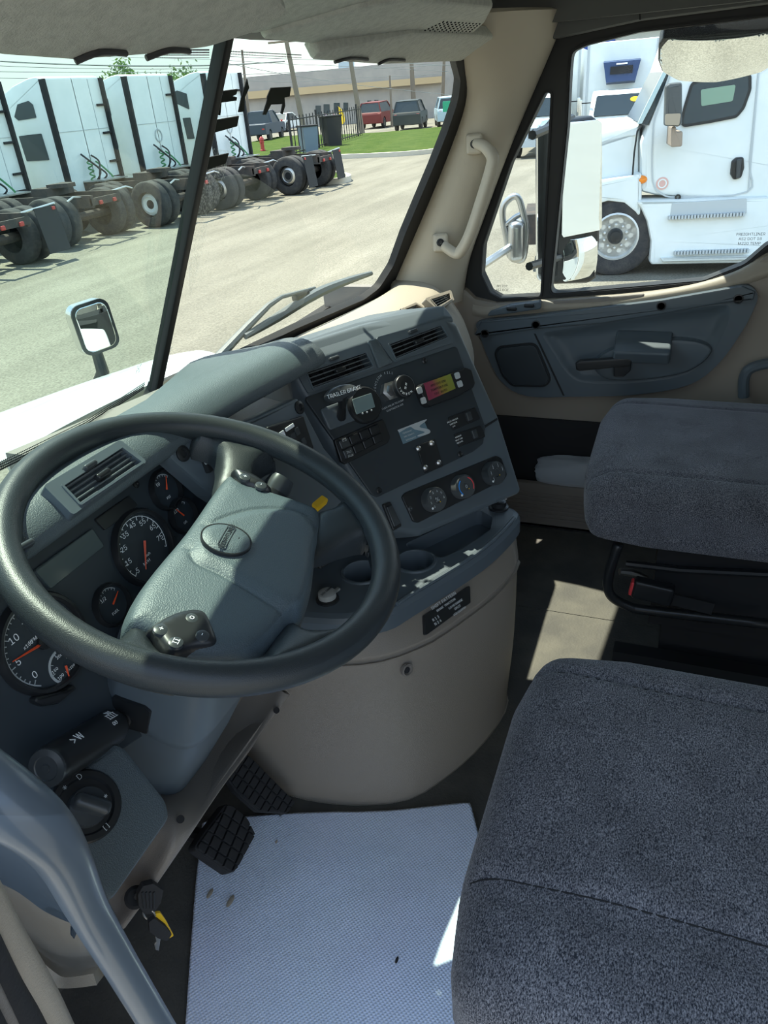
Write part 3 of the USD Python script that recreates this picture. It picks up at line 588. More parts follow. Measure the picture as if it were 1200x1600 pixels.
def gauge(px_c, r, kind):
    a, b = CL.px([px_c])[0]; F2 = CL.at(a, b, .001); g = sub(db, 'gauge')
    obj('bezel', F2.w(lathe([(r*.93, 0), (r*.93, .006), (r*.96, .009), (r*1.02, .009), (r*1.07, .004), (r*1.08, 0)], 48)), M['black'], g, 30)
    obj('dial', F2.w(lathe([(r*.94, 0), (r*.94, .001), (.0001, .001)], 40)), M['panel'], g)
    return g, F2
def arc(r0, r1, a0, a1, n=24): 
    t = np.radians(np.linspace(a0, a1, n)); return Polygon(np.r_[np.c_[r1*np.cos(t), r1*np.sin(t)], np.c_[r0*np.cos(t), r0*np.sin(t)][::-1]])
def tick(r0, r1, ang, w): return affinity.rotate(shapely.box(r0, -w/2, r1, w/2), ang, origin=(0, 0))
def needle(F2, L, ang, w, g, tail=.0): obj('needle', F2.rot(ang).w(hull([(-tail, -w, .004), (-tail, w, .004), (L, -w*.3, .0045), (L, w*.3, .0045), (-tail, 0, .0065), (L, 0, .0055)])), M['red'], g)
def lab(F2, s, ang, rad, h, g, rot=0): obj('numeral', text(F2.at(rad*math.cos(math.radians(ang)), rad*math.sin(math.radians(ang)), .0012), s, h, .0003, rot=rot), M['white'], g)
r = .0485
g, F2 = gauge((222, 855), r, 'speed')
obj('scale', F2.w(cat(ext(arc(r*.84, r*.86, -30, 215), .001, .0015), *[ext(tick(r*(.74 if k % 2 == 0 else .79), r*.86, 215-k*245/17, .0011), .001, .0015) for k in range(18)])), M['white'], g)
for k, s in enumerate(('5', '15', '25', '35', '45', '55', '65', '75')): lab(F2, s, 216-k*32, r*.68, .0068, g)
lab(F2, 'MPH', 250, r*.42, .0045, g); lab(F2, 'km/h', 270, r*.25, .0035, g); needle(F2, r*.62, 236, .0022, g, .008)
r = .054
g, F2 = gauge((65, 1004), r, 'tach')
obj('scale', F2.w(cat(ext(arc(r*.86, r*.885, 20, 232), .001, .0015), *[ext(tick(r*(.76 if k % 5 == 0 else .81), r*.885, 222-k*205/25, .0011), .001, .0015) for k in range(26)])), M['greyt'], g)
for k, s in enumerate(('0', '5', '10', '15', '20')): lab(F2, s, 218-k*41, r*.66, .0078, g)
lab(F2, 'x100', 150, r*.34, .004, g); lab(F2, 'RPM', 130, r*.24, .004, g)
needle(F2, r*.80, 170, .0020, g, .004); obj('hub', F2.w(lathe([(.008, .001), (.008, .006), (.0001, .007)], 20)), M['black'], g)
sg = F2.at(*(CL.px([(98, 1040)])[0] - CL.px([(65, 1004)])[0])); rs = .0205
obj('inner_dial', sg.w(cat(ext(arc(rs*.86, rs, 90, 290), .001, .0017), *[ext(tick(rs*.7, rs, a, .0009), .001, .0017) for a in (100, 140, 180, 220, 260)])), M['greyt'], g)
for s, a in (('200', 85), ('150', 165), ('100', 215), ('250', 30)): lab(sg, s, a, rs*.62, .0035, g)
lab(sg, 'WATER', 300, rs*.45, .003, g); needle(sg, rs*.75, 252, .0016, g)
for pc_, r, ang, words in (((172, 945), .026, 30, ('1/2', 'FUEL')), ((256, 766), .027, 58, ('50', 'PSI')), ((283, 806), .025, 120, ('150', 'OIL'))):
    g, F2 = gauge(pc_, r, 'small'); obj('scale', F2.w(cat(ext(arc(r*.78, r*.83, 40, 150), .001, .0015), *[ext(tick(r*.7, r*.83, a, .0008), .001, .0015) for a in range(40, 151, 14)])), M['greyt'], g)
    lab(F2, words[0], 120, r*.52, .0045, g); lab(F2, words[1], 270, r*.42, .0035, g); needle(F2, r*.7, ang, .0012, g)
obj('display', CL.w(bev(poly(CL.px([(50, 891), (141, 826), (160, 854), (76, 921)]), .003), 0, .004, .001)), M['lcdoff'], db, label='dark switched-off message display')
obj('warning_lamp_strip', CL.w(bev(poly(CL.px([(146, 812), (199, 775), (214, 790), (162, 829)]), .002), 0, .003, .001)), M['black'], db)
a, b = CL.px([(212, 757)])[0]; obj('screw', CL.at(a, b).w(lathe([(.005, 0), (.005, .002), (.002, .003), (.0001, .001)], 12)), M['black'], db)
obj('gauge_foot', CL.w(bev(poly(CL.px([(-10, 1085), (40, 1090), (95, 1078), (130, 1050), (118, 1072), (85, 1100), (60, 1104), (25, 1090)]), .004), 0, .010, .004)), M['black'], db)
# dash left end, lower left panel, tan lower edge
obj('side_cover', loft([[at(x, y, 'x', k) for x, y in r_] for k, r_ in ((-.875, [(-50, 1235), (40, 1288), (86, 1345), (131, 1440)]), (-.868, [(-50, 1310), (22, 1345), (75, 1395), (127, 1444)]), (-.872, [(-50, 1360), (18, 1388), (70, 1424), (124, 1448)]))], .01, 5, 5), M['dashsm'], db, 50)
obj('side_cover_lower', loft([[at(x, y, 'x', k) for x, y in r_] for k, r_ in ((-.872, [(-50, 1362), (22, 1391), (74, 1427), (128, 1449)]), (-.866, [(-30, 1395), (42, 1436), (92, 1468), (145, 1478)]), (-.870, [(20, 1450), (66, 1488), (108, 1508), (154, 1506)]), (-.884, [(50, 1488), (84, 1518), (104, 1527), (146, 1521)]))], .01, 5, 5), M['tan'], db, 50)
nL = A(-.1, -.72, .68); nL /= np.linalg.norm(nL); hL = A(.99, -.14, 0); hL = hL - nL*(hL @ nL); hL /= np.linalg.norm(hL)
LP_ = Fr(at(133, 1260, 'x', -.75), hL, np.cross(nL, hL))
obj('light_switch_panel', LP_.w(bev(poly(LP_.px([(30, 1236), (66, 1228), (110, 1205), (180, 1157), (200, 1170), (262, 1250), (268, 1276), (176, 1408), (120, 1400), (40, 1330)]), .012), -.05, 0, .008)), M['dash'], db)
hk = sub(db, 'light_switch'); F2 = LP_.at(0, 0, 0)
obj('dial_plate', F2.w(lathe([(.038, 0), (.038, .003), (.036, .005), (.030, .005), (.028, .002), (.0001, .002)], 36)), M['black'], hk)
obj('knob', F2.at(0, -.002).rot(28).w(cat(lathe([(.021, .002), (.020, .010), (.0001, .012)], 28), rbox(.016, .040, .026, .006, (0, 0, .014)))), M['btn'], hk)
obj('icons', cat(text(F2.at(-.022, .022, .0052), 'O', .006), text(F2.at(-.004, .030, .0052), '*', .008), text(F2.at(.014, .028, .0052), 'D', .006), text(F2.at(.012, -.005, .028), '*', .007), text(F2.at(.0, -.031, .0052), '[ ]', .005)), M['greyt'], hk, kind='stuff')
for k in range(9): a_ = 60+k*9; 
obj('dimmer_marks', F2.w(cat(*[ext(tick(.041, .044, 62+k*7, .0008), 0, .0005) for k in range(9)])), M['greyt'], hk, kind='stuff')
eL = [(428, 1072, -.34), (378, 1148, -.42), (308, 1232, -.55), (264, 1284, -.655), (202, 1388, -.70), (166, 1436, -.73)]
eR = [(452, 1085, -.33), (402, 1150, -.42), (337, 1243, -.55), (287, 1318, -.655), (238, 1388, -.70), (196, 1446, -.73)]
rowL = [at(x, y, 'x', k) for x, y, k in eL]; rowR = [at(x, y, 'x', k) for x, y, k in eR]; rowM = [.5*(p+q)+A(-.01, -.012, .006) for p, q in zip(rowL, rowR)]
obj('lower_edge', loft(np.stack([[p+A(.0, .04, -.0) for p in rowL], rowL, rowM, rowR, [p+A(.02, .05, -.02) for p in rowR]], 1), .008, 5, 4), M['tand'], db, 60)
for x, y, k in ((432, 1110, -.37), (378, 1178, -.45), (282, 1280, -.64), (256, 1338, -.675)):
    p = at(x, y, 'x', k); q = p + (CAM-p)*.004; obj('clip_hole', axfr(q, CAM).w(ext(disc(.005), 0, .012)), M['blackm'], db)
# centre stack body
sp_ = [S.pt(a, b, -.0125) for a, b in S.px([(462, 588), (575, 548), (692, 508), (705, 514), (768, 655), (802, 764), (650, 828), (590, 815)], -.0125)]
bk = [at(452, 553, 'z', .835), at(560, 520, 'z', .838), A(.25, .50, .835), A(.285, .45, .83)]
bk2 = [p + A(.06, .10, -.03) for p in bk] + [at(800, 765, 'x', .21) + A(.03, .25, -.05), A(0, .62, .45), A(.25, .55, .45)]
VQ = [ext(poly(S.px(q)), -.045, .05) for q in ([(476, 582), (570, 550), (583, 574), (487, 609)], [(605, 538), (687, 508), (700, 528), (616, 563)])]
VQ = [S.w(q) for q in VQ]
obj('stack_body', minus(shull(sp_ + bk + bk2, .0125), *VQ), M['dashsm'], db, 40)
obj('stack_top_pad', minus(shull([at(444, 551, 'z', .838), at(557, 513, 'z', .842), A(.245, .485, .840), A(.285, .435, .836)] + [S.pt(a, b, -.011) for a, b in S.px([(457, 576), (573, 539), (690, 499), (700, 500)], -.011)], .010), *VQ), M['dashsm'], db, 50)
obj('stack_panel', S.w(bev(poly(S.px([(474, 622), (712, 541), (757, 668), (753, 694), (738, 706), (588, 777), (578, 772)]), .006), -.002, .004, .002)), M['panel'], db)
obj('bezel_joint', S.w(ext(poly(S.px([(752, 668), (776, 653), (777, 656), (754, 671)])), .0, .0015)), M['black'], db)
vent(S, [(457, 574), (573, 536), (588, 577), (480, 615)], [(476, 582), (570, 550), (583, 574), (487, 609)], 4, (519, 561))
vent(S, [(586, 528), (693, 499), (710, 535), (614, 567)], [(605, 538), (687, 508), (700, 528), (616, 563)], 4, (642, 519))
obj('vent_divider', S.w(bev(poly(S.px([(573, 534), (586, 529), (612, 568), (590, 577)]), .003), .0, .006, .003)), M['dash'], db)
def onS(x, y, l=.004): a, b = S.px([(x, y)], l)[0]; return S.at(a, b, l)
for x, y in ((663, 564), (719, 710), (592, 766)): obj('screw', onS(x, y).w(lathe([(.006, 0), (.006, .0015), (.004, .003), (.0025, .001), (.0001, .001)], 12)), M['black'], db)
tb = sub(db, 'trailer_brake_lever')
obj('slot', S.w(bev(poly(S.px([(497, 640), (546, 622), (560, 655), (512, 674)]), .006), .002, .008, .003)), M['dashsm'], tb)
q0, q1 = onS(533, 652, .006).O, onS(536, 617, .06).O
obj('stem', tube([q0, .5*(q0+q1), q1], [.009, .007, .009], 10), M['black'], tb)
hp0, hp1 = onS(511, 621, .062), onS(559, 606, .062); F2 = Fr(.5*(hp0.O+hp1.O), hp1.O-hp0.O, S.v); w_ = np.linalg.norm(hp1.O-hp0.O)
hb = pillow(affinity.scale(disc(1, n=32), w_/2, .0135), -.012, lambda x, y, d: -.004+.010*np.clip(d/.012, 0, 1)**.5, .0025, (.001, .003)); obj('grip', F2.w(hb), M['btn'], tb, 50)
obj('lettering', text(F2.at(0, 0, .0062), 'TRAILER BRAKE', w_*.105, .0004), M['white'], tb)
ct = sub(db, 'round_controller'); F2 = onS(566, 634, .004)
obj('body', F2.w(lathe([(.033, 0), (.033, .012), (.030, .016), (.0001, .016)], 32)), M['black'], ct)
obj('screen', S.w(bev(poly(S.px([(550, 624), (580, 614), (586, 636), (557, 648)], .021), .002), .020, .0222, .0005)), M['lcd'], ct)
for x, y in ((566, 646), (573, 644), (580, 641)): obj('button', onS(x, y, .0205).w(lathe([(.0018, 0), (.0018, .002), (.0001, .0025)], 8)), M['greyt'], ct)
sb = sub(db, 'switch_bank'); obj('frame', S.w(bev(poly(S.px([(519, 688), (596, 655), (607, 684), (603, 693), (537, 726), (530, 722)]), .004), .002, .008, .002)), M['black'], sb)
for r_ in range(2):
    for k in range(4):
        s0, s1, t0, t1 = .06+.22*k, .06+.22*(k+1)-.015, .06+.46*r_, .06+.46*r_+.40
        q = [np.array((522, 690)), np.array((594, 658)), np.array((604, 688)), np.array((536, 722))]
        f_ = lambda s, t: tuple(q[0]*(1-s)*(1-t)+q[1]*s*(1-t)+q[2]*s*t+q[3]*(1-s)*t)
        obj('rocker', S.w(bev(poly(S.px([f_(s0, t0), f_(s1, t0), f_(s1, t1), f_(s0, t1)], .008), .0015), .008, .0125, .002)), M['btn'] if k == 0 else M['black'], sb)
for s, x, y in (('E3', 538, 687), ('INJ', 545, 706), ('AUX', 548, 712)): obj('mark', text(onS(x, y, .0127), s, .0055 if s == 'E3' else .004), M['greyt'], sb)
vk = sub(db, 'air_suspension_valve'); F2 = onS(611, 611, .004)
obj('nut', onS(606, 612).w(lathe([(.018, 0), (.018, .012), (.012, .014), (.010, .020), (.0001, .020)], 6)), M['steel'], vk)
kn = Fr(F2.O + S.n*.03 + S.h*.007, S.h, S.v); obj('knob', kn.w(lathe([(.012, -.012), (.019, -.006), (.021, 0), (.021, .008), (.018, .011), (.0001, .010)], 28)), M['black'], vk, 50)
def ring_text(fr, s, rad, a0, a1, h, m, parent, name='lettering'):
    ms = []
    for i, chx in enumerate(s):
        if chx == ' ': continue
        a_ = a0+(a1-a0)*i/max(1, len(s)-1); ms.append(text(fr.at(rad*math.cos(math.radians(a_)), rad*math.sin(math.radians(a_))), chx, h, .0003, rot=a_-90 if a0 > a1 else a_+90))
    obj(name, cat(*ms), m, parent, kind='stuff')
ring_text(onS(611, 611, .0045), 'SUSPENSION FILL  LOCK', .034, 190, 10, .0042, M['greyt'], vk)
ring_text(Fr(kn.pt(0, 0, .0112), S.h, S.v), 'NORMAL', .0145, 300, 180, .0042, M['white'], vk); obj('mark', text(Fr(kn.pt(0, 0, .0108), S.h, S.v).rot(60), '==', .008), M['white'], vk)
for k, s in enumerate(('PUSH VALVE TO DUMP', 'SUSPENSION AIR')): obj('caption', text(onS(614+k*3, 632+5*k, .0042).rot(4), s, .0034), M['greyt'], vk)
sc = sub(db, 'engine_display'); bp = poly(S.px([(645, 609), (650, 603), (718, 577), (727, 580), (733, 602), (730, 609), (705, 623), (663, 638), (655, 634)]), .006)
obj('case', S.w(bev(bp, .002, .022, .004)), M['black'], sc)
sq = S.px([(662, 599), (704, 584), (712, 607), (670, 626)], .0225)
lcdm = usdkit.material(stage, '/World/Looks/lcd_rainbow', {"tc": ("texture_coordinate", {}), "v": ("vector_math", {"math_type": "dot_product", "vector2": tuple(float(k) for k in hS*.85 + S.v*.2)}), "m": ("math", {"math_type": "multiply_add", "value2": 18.0, "value3": 0.0}),
    "r": ("rgb_ramp", {"ramp": [(0.0, (0.15, 0.025, 0.05)), (0.3, (0.16, 0.035, 0.05)), (0.55, (0.16, 0.13, 0.025)), (1.0, (0.13, 0.16, 0.03))]}), "p": ("principled_bsdf", {"roughness": 0.3, "emission_strength": 0.16})},
    [("tc.object", "v.vector1"), ("v.value", "m.value1"), ("m.result", "r.fac") if False else ("m.value", "r.fac"), ("r.color", "p.base_color"), ("r.color", "p.emission_color")], surface="p.BSDF")
p0 = S.pt(*sq[0]); p1_ = S.pt(*sq[2]); dv_ = hS*.85+S.v*.2
k0, k1 = p0 @ dv_, p1_ @ dv_
UsdShade.Shader.Get(stage, '/World/Looks/lcd_rainbow/m').GetInput('value2').Set(float(1/(k1-k0))); UsdShade.Shader.Get(stage, '/World/Looks/lcd_rainbow/m').GetInput('value3').Set(float(-k0/(k1-k0)))
obj('screen', S.w(bev(poly(sq, .001), .021, .0228, .0004)), lcdm, sc)
c4 = sq.mean(0); dg = math.degrees(math.atan2(*(sq[1]-sq[0])[::-1]))
for k, s in enumerate(('APU SYSTEM', 'TEMPERATURE', '72 F  AUTO')): obj('screen_text', text(S.at(c4[0]+(-.002), c4[1]+.007-.0085*k, .0229).rot(dg), s, .0042), M['black'], sc)
for x, y in ((655, 610), (661, 626), (714, 587), (718, 600)): obj('button', onS(x, y, .022).w(bev(rect(.0115, .0125, .003), 0, .003, .001)), M['greyt'], sc)
for lb, q, tx, kx in (('SW1', [(697, 653), (739, 637), (748, 655), (705, 673)], ('INLET HEATER', 'IGNITION', 'OFF'), (709, 660)), ('SW2', [(707, 679), (748, 665), (756, 683), (714, 699)], ('MIRROR', 'HEAT 100', 'SWITCH'), (718, 685))):
    s_ = sub(db, 'toggle_switch'); obj('plate', S.w(bev(poly(S.px(q), .003), .002, .007, .0015)), M['black'], s_)
    q = np.array(q, float); c = q[1]*.5+q[2]*.5; c = c*.72+q[0]*.14+q[3]*.14
    obj('rocker', onS(c[0], c[1], .007).w(rbox(.012, .018, .010, .002)), M['btn'], s_)
    for k, t in enumerate(tx): obj('lettering', text(onS(kx[0]-2+1.2*k, kx[1]-3+4.5*k, .0073).rot(2), t, .0028), M['white'], s_)
stk = sub(db, 'instruction_sticker', 'pale blue instruction sticker with a white swoosh'); q = S.px([(622, 673), (662, 656), (671, 677), (630, 694)], .0045)
obj('sheet', S.w(ext(poly(q), .0042, .0048)), mat('sticker_blue', (.12, .19, .23), .4), stk)
sw1 = S.px(spl([(621, 672), (663, 656), (665, 658), (655, 667), (670, 671), (671, 677), (655, 682), (653, 680), (664, 675), (648, 671), (640, 667), (624, 676)], 3), .005)
obj('swoosh', S.w(ext(poly(sw1), .0048, .0053)), M['greyt'], stk)
for k, s in enumerate(('Optimized', 'Idle System', 'Information')): obj('lettering', text(onS(636+3*k, 675+5*k, .0049).rot(0), s, .0032), M['greyt'], stk)
pl = sub(db, 'blanking_plate'); obj('plate', S.w(bev(poly(S.px([(648, 697), (677, 686), (690, 729), (661, 740)]), .003), .003, .0065, .001)), M['black'], pl)
for x, y in ((653, 701), (674, 693), (685, 723), (664, 731)): obj('bolt', onS(x, y, .0065).w(lathe([(.0055, 0), (.0055, .003), (.003, .005), (.0001, .0055)], 12)), M['steel'], pl)
# heater panel
hv = sub(db, 'heater_panel'); obj('plate', S.w(bev(poly(S.px([(626, 776), (632, 770), (774, 712), (782, 716), (791, 742), (786, 750), (652, 817), (644, 815)]), .006), .0, .004, .002)), M['black'], hv)
for i, (x, y) in enumerate(((674, 781), (719, 761), (767, 740))):
    F2 = onS(x, y, .004); kb = obj('knob', F2.w(lathe([(.0235, 0), (.0235, .016), (.021, .020), (.008, .020), (.007, .018), (.0001, .018)], 32)), M['knob' if i < 2 else 'btn'], hv, 40)
    Ft = F2.at(0, 0, .0202)
    if i == 0:
        for k, s in enumerate(('0', '1', '2', '3', '4', '5', '6')): a_ = 225-k*38; obj('numeral', text(Ft.at(.0155*math.cos(math.radians(a_)), .0155*math.sin(math.radians(a_))), s, .0045), M['greyt'], hv)
        obj('icon', text(Ft, '%', .008), M['greyt'], hv)
    elif i == 1:
        obj('cold_arc', Ft.w(ext(arc(.0165, .0185, 125, 225), 0, .0004)), M['blue'], hv); obj('hot_arc', Ft.w(ext(arc(.0165, .0185, -35, 60), 0, .0004)), M['redm'], hv); obj('icon', text(Ft, '0', .006), M['greyt'], hv)
    else:
        for k in range(5): a_ = 215-k*50; obj('icon', text(Ft.at(.0155*math.cos(math.radians(a_)), .0155*math.sin(math.radians(a_))), 'j', .0062), M['greyt'], hv)
    obj('pointer', Ft.at(-.0165, -.0125).w(lathe([(.0022, 0), (.0022, .0006), (.0001, .0006)], 10)), M['white'], hv); obj('lamp', Ft.at(.004, -.006).w(lathe([(.0012, 0), (.0012, .0006), (.0001, .0006)], 8)), M['yel'], hv)
for x, y in ((641, 795), (783, 731)): obj('screw', onS(x, y, .004).w(lathe([(.005, 0), (.005, .001), (.003, .002), (.0001, .001)], 10)), M['btn'], hv)
for lb, q in ((0, [(596, 788), (608, 784), (626, 822), (612, 830)]), (1, [(545, 838), (575, 828), (580, 846), (550, 858)]), (2, [(494, 866), (522, 854), (527, 872), (497, 890)])):
    s_ = sub(db, 'rocker_switch'); FS = S if lb == 0 else Fr(at(510, 872, 'x', -.10) if lb == 2 else at(562, 843, 'x', -.07), (1, -.5, 0), (.2, .3, .95)); p_ = poly(FS.px(q), .003)
    obj('frame', FS.w(bev(p_, -.006, .006, .002)), M['black'], s_); c = p_.centroid; obj('rocker', FS.at(c.x, c.y, .006).w(bev(affinity.translate(affinity.scale(p_, .75, .75), -c.x, -c.y), 0, .004, .0015)), M['btn'], s_)
    if lb == 2: obj('mark', cat(text(FS.at(c.x+.005, c.y+.003, .0103).rot(0), 'PWR', .0045), text(FS.at(c.x+.006, c.y-.004, .0103), 'SPKR', .0045)), M['greyt'], s_)
# dark lower dash behind the wheel, parking-brake knob, console shelf
obj('lower_dash', hull([(-.40, .66, .80), (-.05, .62, .76), (-.02, .56, .55), (-.12, .60, .42), (-.42, .66, .44), (-.40, .9, .8), (0, .85, .78), (0, .85, .4), (-.42, .9, .42)]), M['tand'], db)
yk = sub(db, 'parking_brake_knob', 'yellow square push-pull knob'); yc = at(491, 783, 'y', .52); F2 = axfr(yc, yc + A(-.05, -.42, .85))
obj('knob', F2.w(rbox(.036, .034, .014, .004)), M['yel'], yk); obj('stem', F2.w(lathe([(.010, -.075), (.010, -.006), (.0001, -.006)], 14)), M['steel'], yk)
ZT = .438
sh = [(-.25, .60), (-.228, .56), (-.212, .478), (-.172, .412), (-.118, .380), (.014, .312), (.105, .277), (.20, .256), (.232, .268), (.245, .31), (.27, .55), (.1, .62)]
cup = [A(-.072, .497), A(-.012, .412)]; trc = poly([at(x, y, 'z', ZT)[:2] for x, y in ((628, 852), (748, 796), (770, 808), (766, 828), (722, 858), (690, 872))], .012)
body = bev(poly(spl(sh, 4, True)), .394, ZT, .014)
cuts = [trimesh.creation.cylinder(.036, .14, sections=32, transform=trimesh.transformations.translation_matrix((c[0], c[1], ZT))) for c in cup] + [ext(trc, ZT-.035, ZT+.05)]
obj('console_shelf', minus(body, *cuts), M['dashsm'], db, 22)
obj('tray_floor', ext(trc.buffer(.003), ZT-.046, ZT-.034), M['dashsm'], db)
for c in cup:
    F2 = Fr((c[0], c[1], ZT), (1, 0, 0), (0, 1, 0)); obj('cup_holder', F2.w(cat(lathe([(.0345, -.048), (.0345, -.002), (.036, .003), (.040, .003), (.043, -.001), (.043, -.004), (.037, -.004), (.037, -.05), (.0001, -.05), (.0001, -.047), (.0345, -.047)], 36))), M['dashsm'], db, 40)
obj('shelf_lip', tube([A(x, y, ZT+.001) for x, y in spl([(-.15, .40), (-.112, .383), (.014, .318), (.105, .283), (.19, .264)], 5)], .004, 8), M['dashsm'], db)
for lb, x, y, z, m_ in ((0, 511, 930, ZT, 'greyt'), (1, 779, 787, ZT, 'btn')):
    s_ = sub(db, 'power_socket', 'grey capped power socket' if lb == 0 else None); p = at(x, y, 'z', z+.01); p[2] = z; F2 = Fr(p, (1, -.3, 0), (.2, 1, 0))
    obj('ring', F2.w(lathe([(.021, -.004), (.021, .004), (.016, .006), (.015, .002), (.0001, .002)], 24)), M['black'], s_)
    obj('cap', F2.w(lathe([(.0155, .002), (.0165, .008), (.016, .016), (.012, .019), (.0001, .019)], 20)), mat('socket_cap', (.30, .31, .30), .45) if lb == 0 else M['black'], s_, 40); obj('tether', F2.w(rbox(.018, .008, .005, .002, (.024, 0, .005))), mat('socket_tether', (.25, .26, .25), .45) if lb == 0 else M['black'], s_)
    obj('mark', text(F2.at(0, 0, .0193), '12V 180W', .0042), M['greyt'] if lb else M['black'], s_)
# passenger side of the dash
rows = []
for x, dy in ((.24, -.028), (.4, -.028), (.55, -.028), (.68, -.028), (.76, -.02), (.81, .0), (.84, .03), (.89, .055), (.97, .065)):
    yb = .93-.2*x; rows.append([(x, yb, .70), (x, yb-.015, .735), (x, .72+dy, .765), (x, .645+dy, .765), (x, .605+dy, .752), (x, .565+dy, .715), (x, .535+dy, .66), (x, .515+dy, .58), (x, .53+dy, .50), (x, .60+dy, .44), (x, .75, .42)])
obj('passenger_dash', loft(rows, .012, 4, 4, towards=(.4, -.5, 1.5)), M['tan'], db, 60)
VP = Fr((.72, .552, .752), (1, 0, 0), (0, .66, .75))
vent(VP, [(662, 468), (703, 454), (708, 470), (684, 487)], [(670, 469), (700, 459), (704, 469), (682, 483)], 4, mcol='tan', tab=False, depth=.018)
vent(VP, [(622, 486), (648, 474), (664, 484), (640, 492)], [(628, 485), (648, 477), (660, 484), (642, 490)], 3, mcol='tan', tab=False, depth=.018)

# ------------------------------------------------------------------ engine cover
ec = thing('engine_cover', 'tan moulded engine cover under the dashboard shelf', 'engine cover')
Z40 = [(-.21, .79), (-.24, .70), (-.236, .60), (-.224, .545), (-.206, .475), (-.164, .415), (-.113, .383), (.014, .314), (.101, .281), (.19, .260), (.228, .283), (.245, .40), (.25, .79)]
Z34 = [(-.22, .79), (-.255, .70), (-.252, .60), (-.242, .55), (-.222, .475), (-.196, .420), (-.152, .374), (-.095, .335), (.048, .271), (.165, .250), (.208, .28), (.23, .40), (.24, .79)]
Z17 = [(-.215, .79), (-.258, .72), (-.262, .62), (-.255, .56), (-.238, .475), (-.205, .402), (-.135, .345), (-.02, .285), (.09, .250), (.15, .252), (.19, .28), (.21, .40), (.22, .79)]
Z00 = [(-.16, .79), (-.235, .72), (-.262, .64), (-.264, .57), (-.246, .478), (-.205, .388), (-.14, .338), (-.05, .292), (.05, .262), (.112, .258), (.15, .28), (.18, .40), (.2, .79)]
def ring(r_, z, o=0.0): 
    p = resample(r_, 40); q = np.c_[p, np.full(len(p), z)]; c = A(0, .6); d = p-c; d /= np.linalg.norm(d, axis=1)[:, None]; q[:, :2] += d*o; return q
obj('upper_band', loft([ring(Z40, .392), ring(Z40, .388), ring(Z34, .357), ring(Z34, .350, -.001), ring(Z34, .348, -.006)], .008, 3, 1, towards=(-.6, -.6, .5)), M['taupe'], ec, 50)
obj('lower_cover', loft([ring(Z34, .349, -.010), ring(Z34, .343, -.004), ring(Z34, .334, -.002), ring(Z17, .17), ring(Z00, .02), ring(Z00, .002, .004)], .008, 4, 1, towards=(-.6, -.6, .3)), M['taupe'], ec, 50)
LBF = Fr(A(-.037, .3330, .3735) + A(-.5, -.75, .55)*.009, (.127, -.069, 0), (.30, .58, .75))
lbq = LBF.px([(663, 961), (734, 914), (735, 942), (664, 994)], .004); lbl = sub(ec, 'warning_plate', 'black plate with white shift instructions')
obj('plate', LBF.w(bev(poly(lbq, .003), -.004, .0055, .0008)), M['black'], lbl)
c = lbq.mean(0); dg = math.degrees(math.atan2(*(lbq[1]-lbq[0])[::-1]))
for i, (dx, dy, s, h) in enumerate(((0, .018, 'SHIFT PATTERN', .006), (.0, .009, 'BRAKE  TRACTION', .004), (-.034, -.002, 'R 1 3', .005), (-.034, -.010, 'N 2 4', .005), (.02, .001, 'LO HI RANGE', .0042), (.02, -.006, 'SPLIT', .0042), (.02, -.014, 'USE CLUTCH', .0038))):
    obj('lettering', text(LBF.at(c[0]+dx, c[1]+dy, .0056).rot(dg), s, h, .0004), M['white'], lbl)
p = at(636, 1047, 'z', .315); p = A(-.152, .385, .318); d = ray(636, 1047); nn = A(-.5, -.85, .15); p = CAM + d*(np.dot(A(-.160, .3735, .318)-CAM, nn)/np.dot(d, nn)); F2 = axfr(p, p+nn)
obj('fixing', F2.w(lathe([(.012, -.004), (.012, .002), (.009, .003), (.007, -.001), (.0001, -.001)], 20)), M['tand'], ec); obj('fixing_screw', F2.w(lathe([(.006, -.001), (.006, .001), (.0001, .001)], 12)), M['blackm'], ec)

# ------------------------------------------------------------------ steering wheel and column
TW = math.radians(68); nW = A(0, -math.cos(TW), math.sin(TW)); W0 = A(-.52, .47, .80)
WF = Fr(W0, (1, 0, 0), np.cross(nW, A(1, 0, 0)))
sw_ = thing('steering_wheel', 'dark grey four-spoke truck steering wheel with button pads', 'steering wheel')
t = np.linspace(0, 2*np.pi, 97)[:-1]
obj('rim', tube([WF.pt(.2105*math.cos(k), .2105*math.sin(k)) for k in t], .0174, 20, closed=True), M['wheelr'], sw_, True)
hubp = poly(WF.px(spl([(340, 752), (288, 825), (238, 884), (204, 932), (192, 975), (233, 990), (262, 1020), (288, 1027), (339, 1030), (393, 1021), (427, 994), (454, 962), (477, 950), (491, 910), (497, 860), (503, 835), (505, 798), (477, 782), (427, 765), (381, 751), (360, 737)], 3, True), -.014), .004)
padp = poly(WF.px(spl([(452, 958), (410, 935), (343, 897), (306, 877), (299, 852), (327, 818), (377, 799), (431, 793), (477, 801), (503, 826)], 5).tolist() + [(540, 840), (520, 960)], -.006))
def hubh(x, y, d):
    z = -.034 + .024*(1-np.exp(-d/.005)) + .006*(1-np.exp(-d/.05))
    s = np.where(shapely.contains_xy(padp, x, y), 1, -1)*shapely.distance(padp.exterior, shapely.points(x, y)); k = np.clip(s/.016, 0, 1); return z + (.0045*k*k*(3-2*k) - .0022*np.exp(-(s/.0016)**2))*np.clip(d/.01, 0, 1)
obj('hub', WF.w(pillow(hubp, -.075, hubh, .0026, (.001, .003, .006, .010, .016, .024))), M['hub'], sw_, 50)
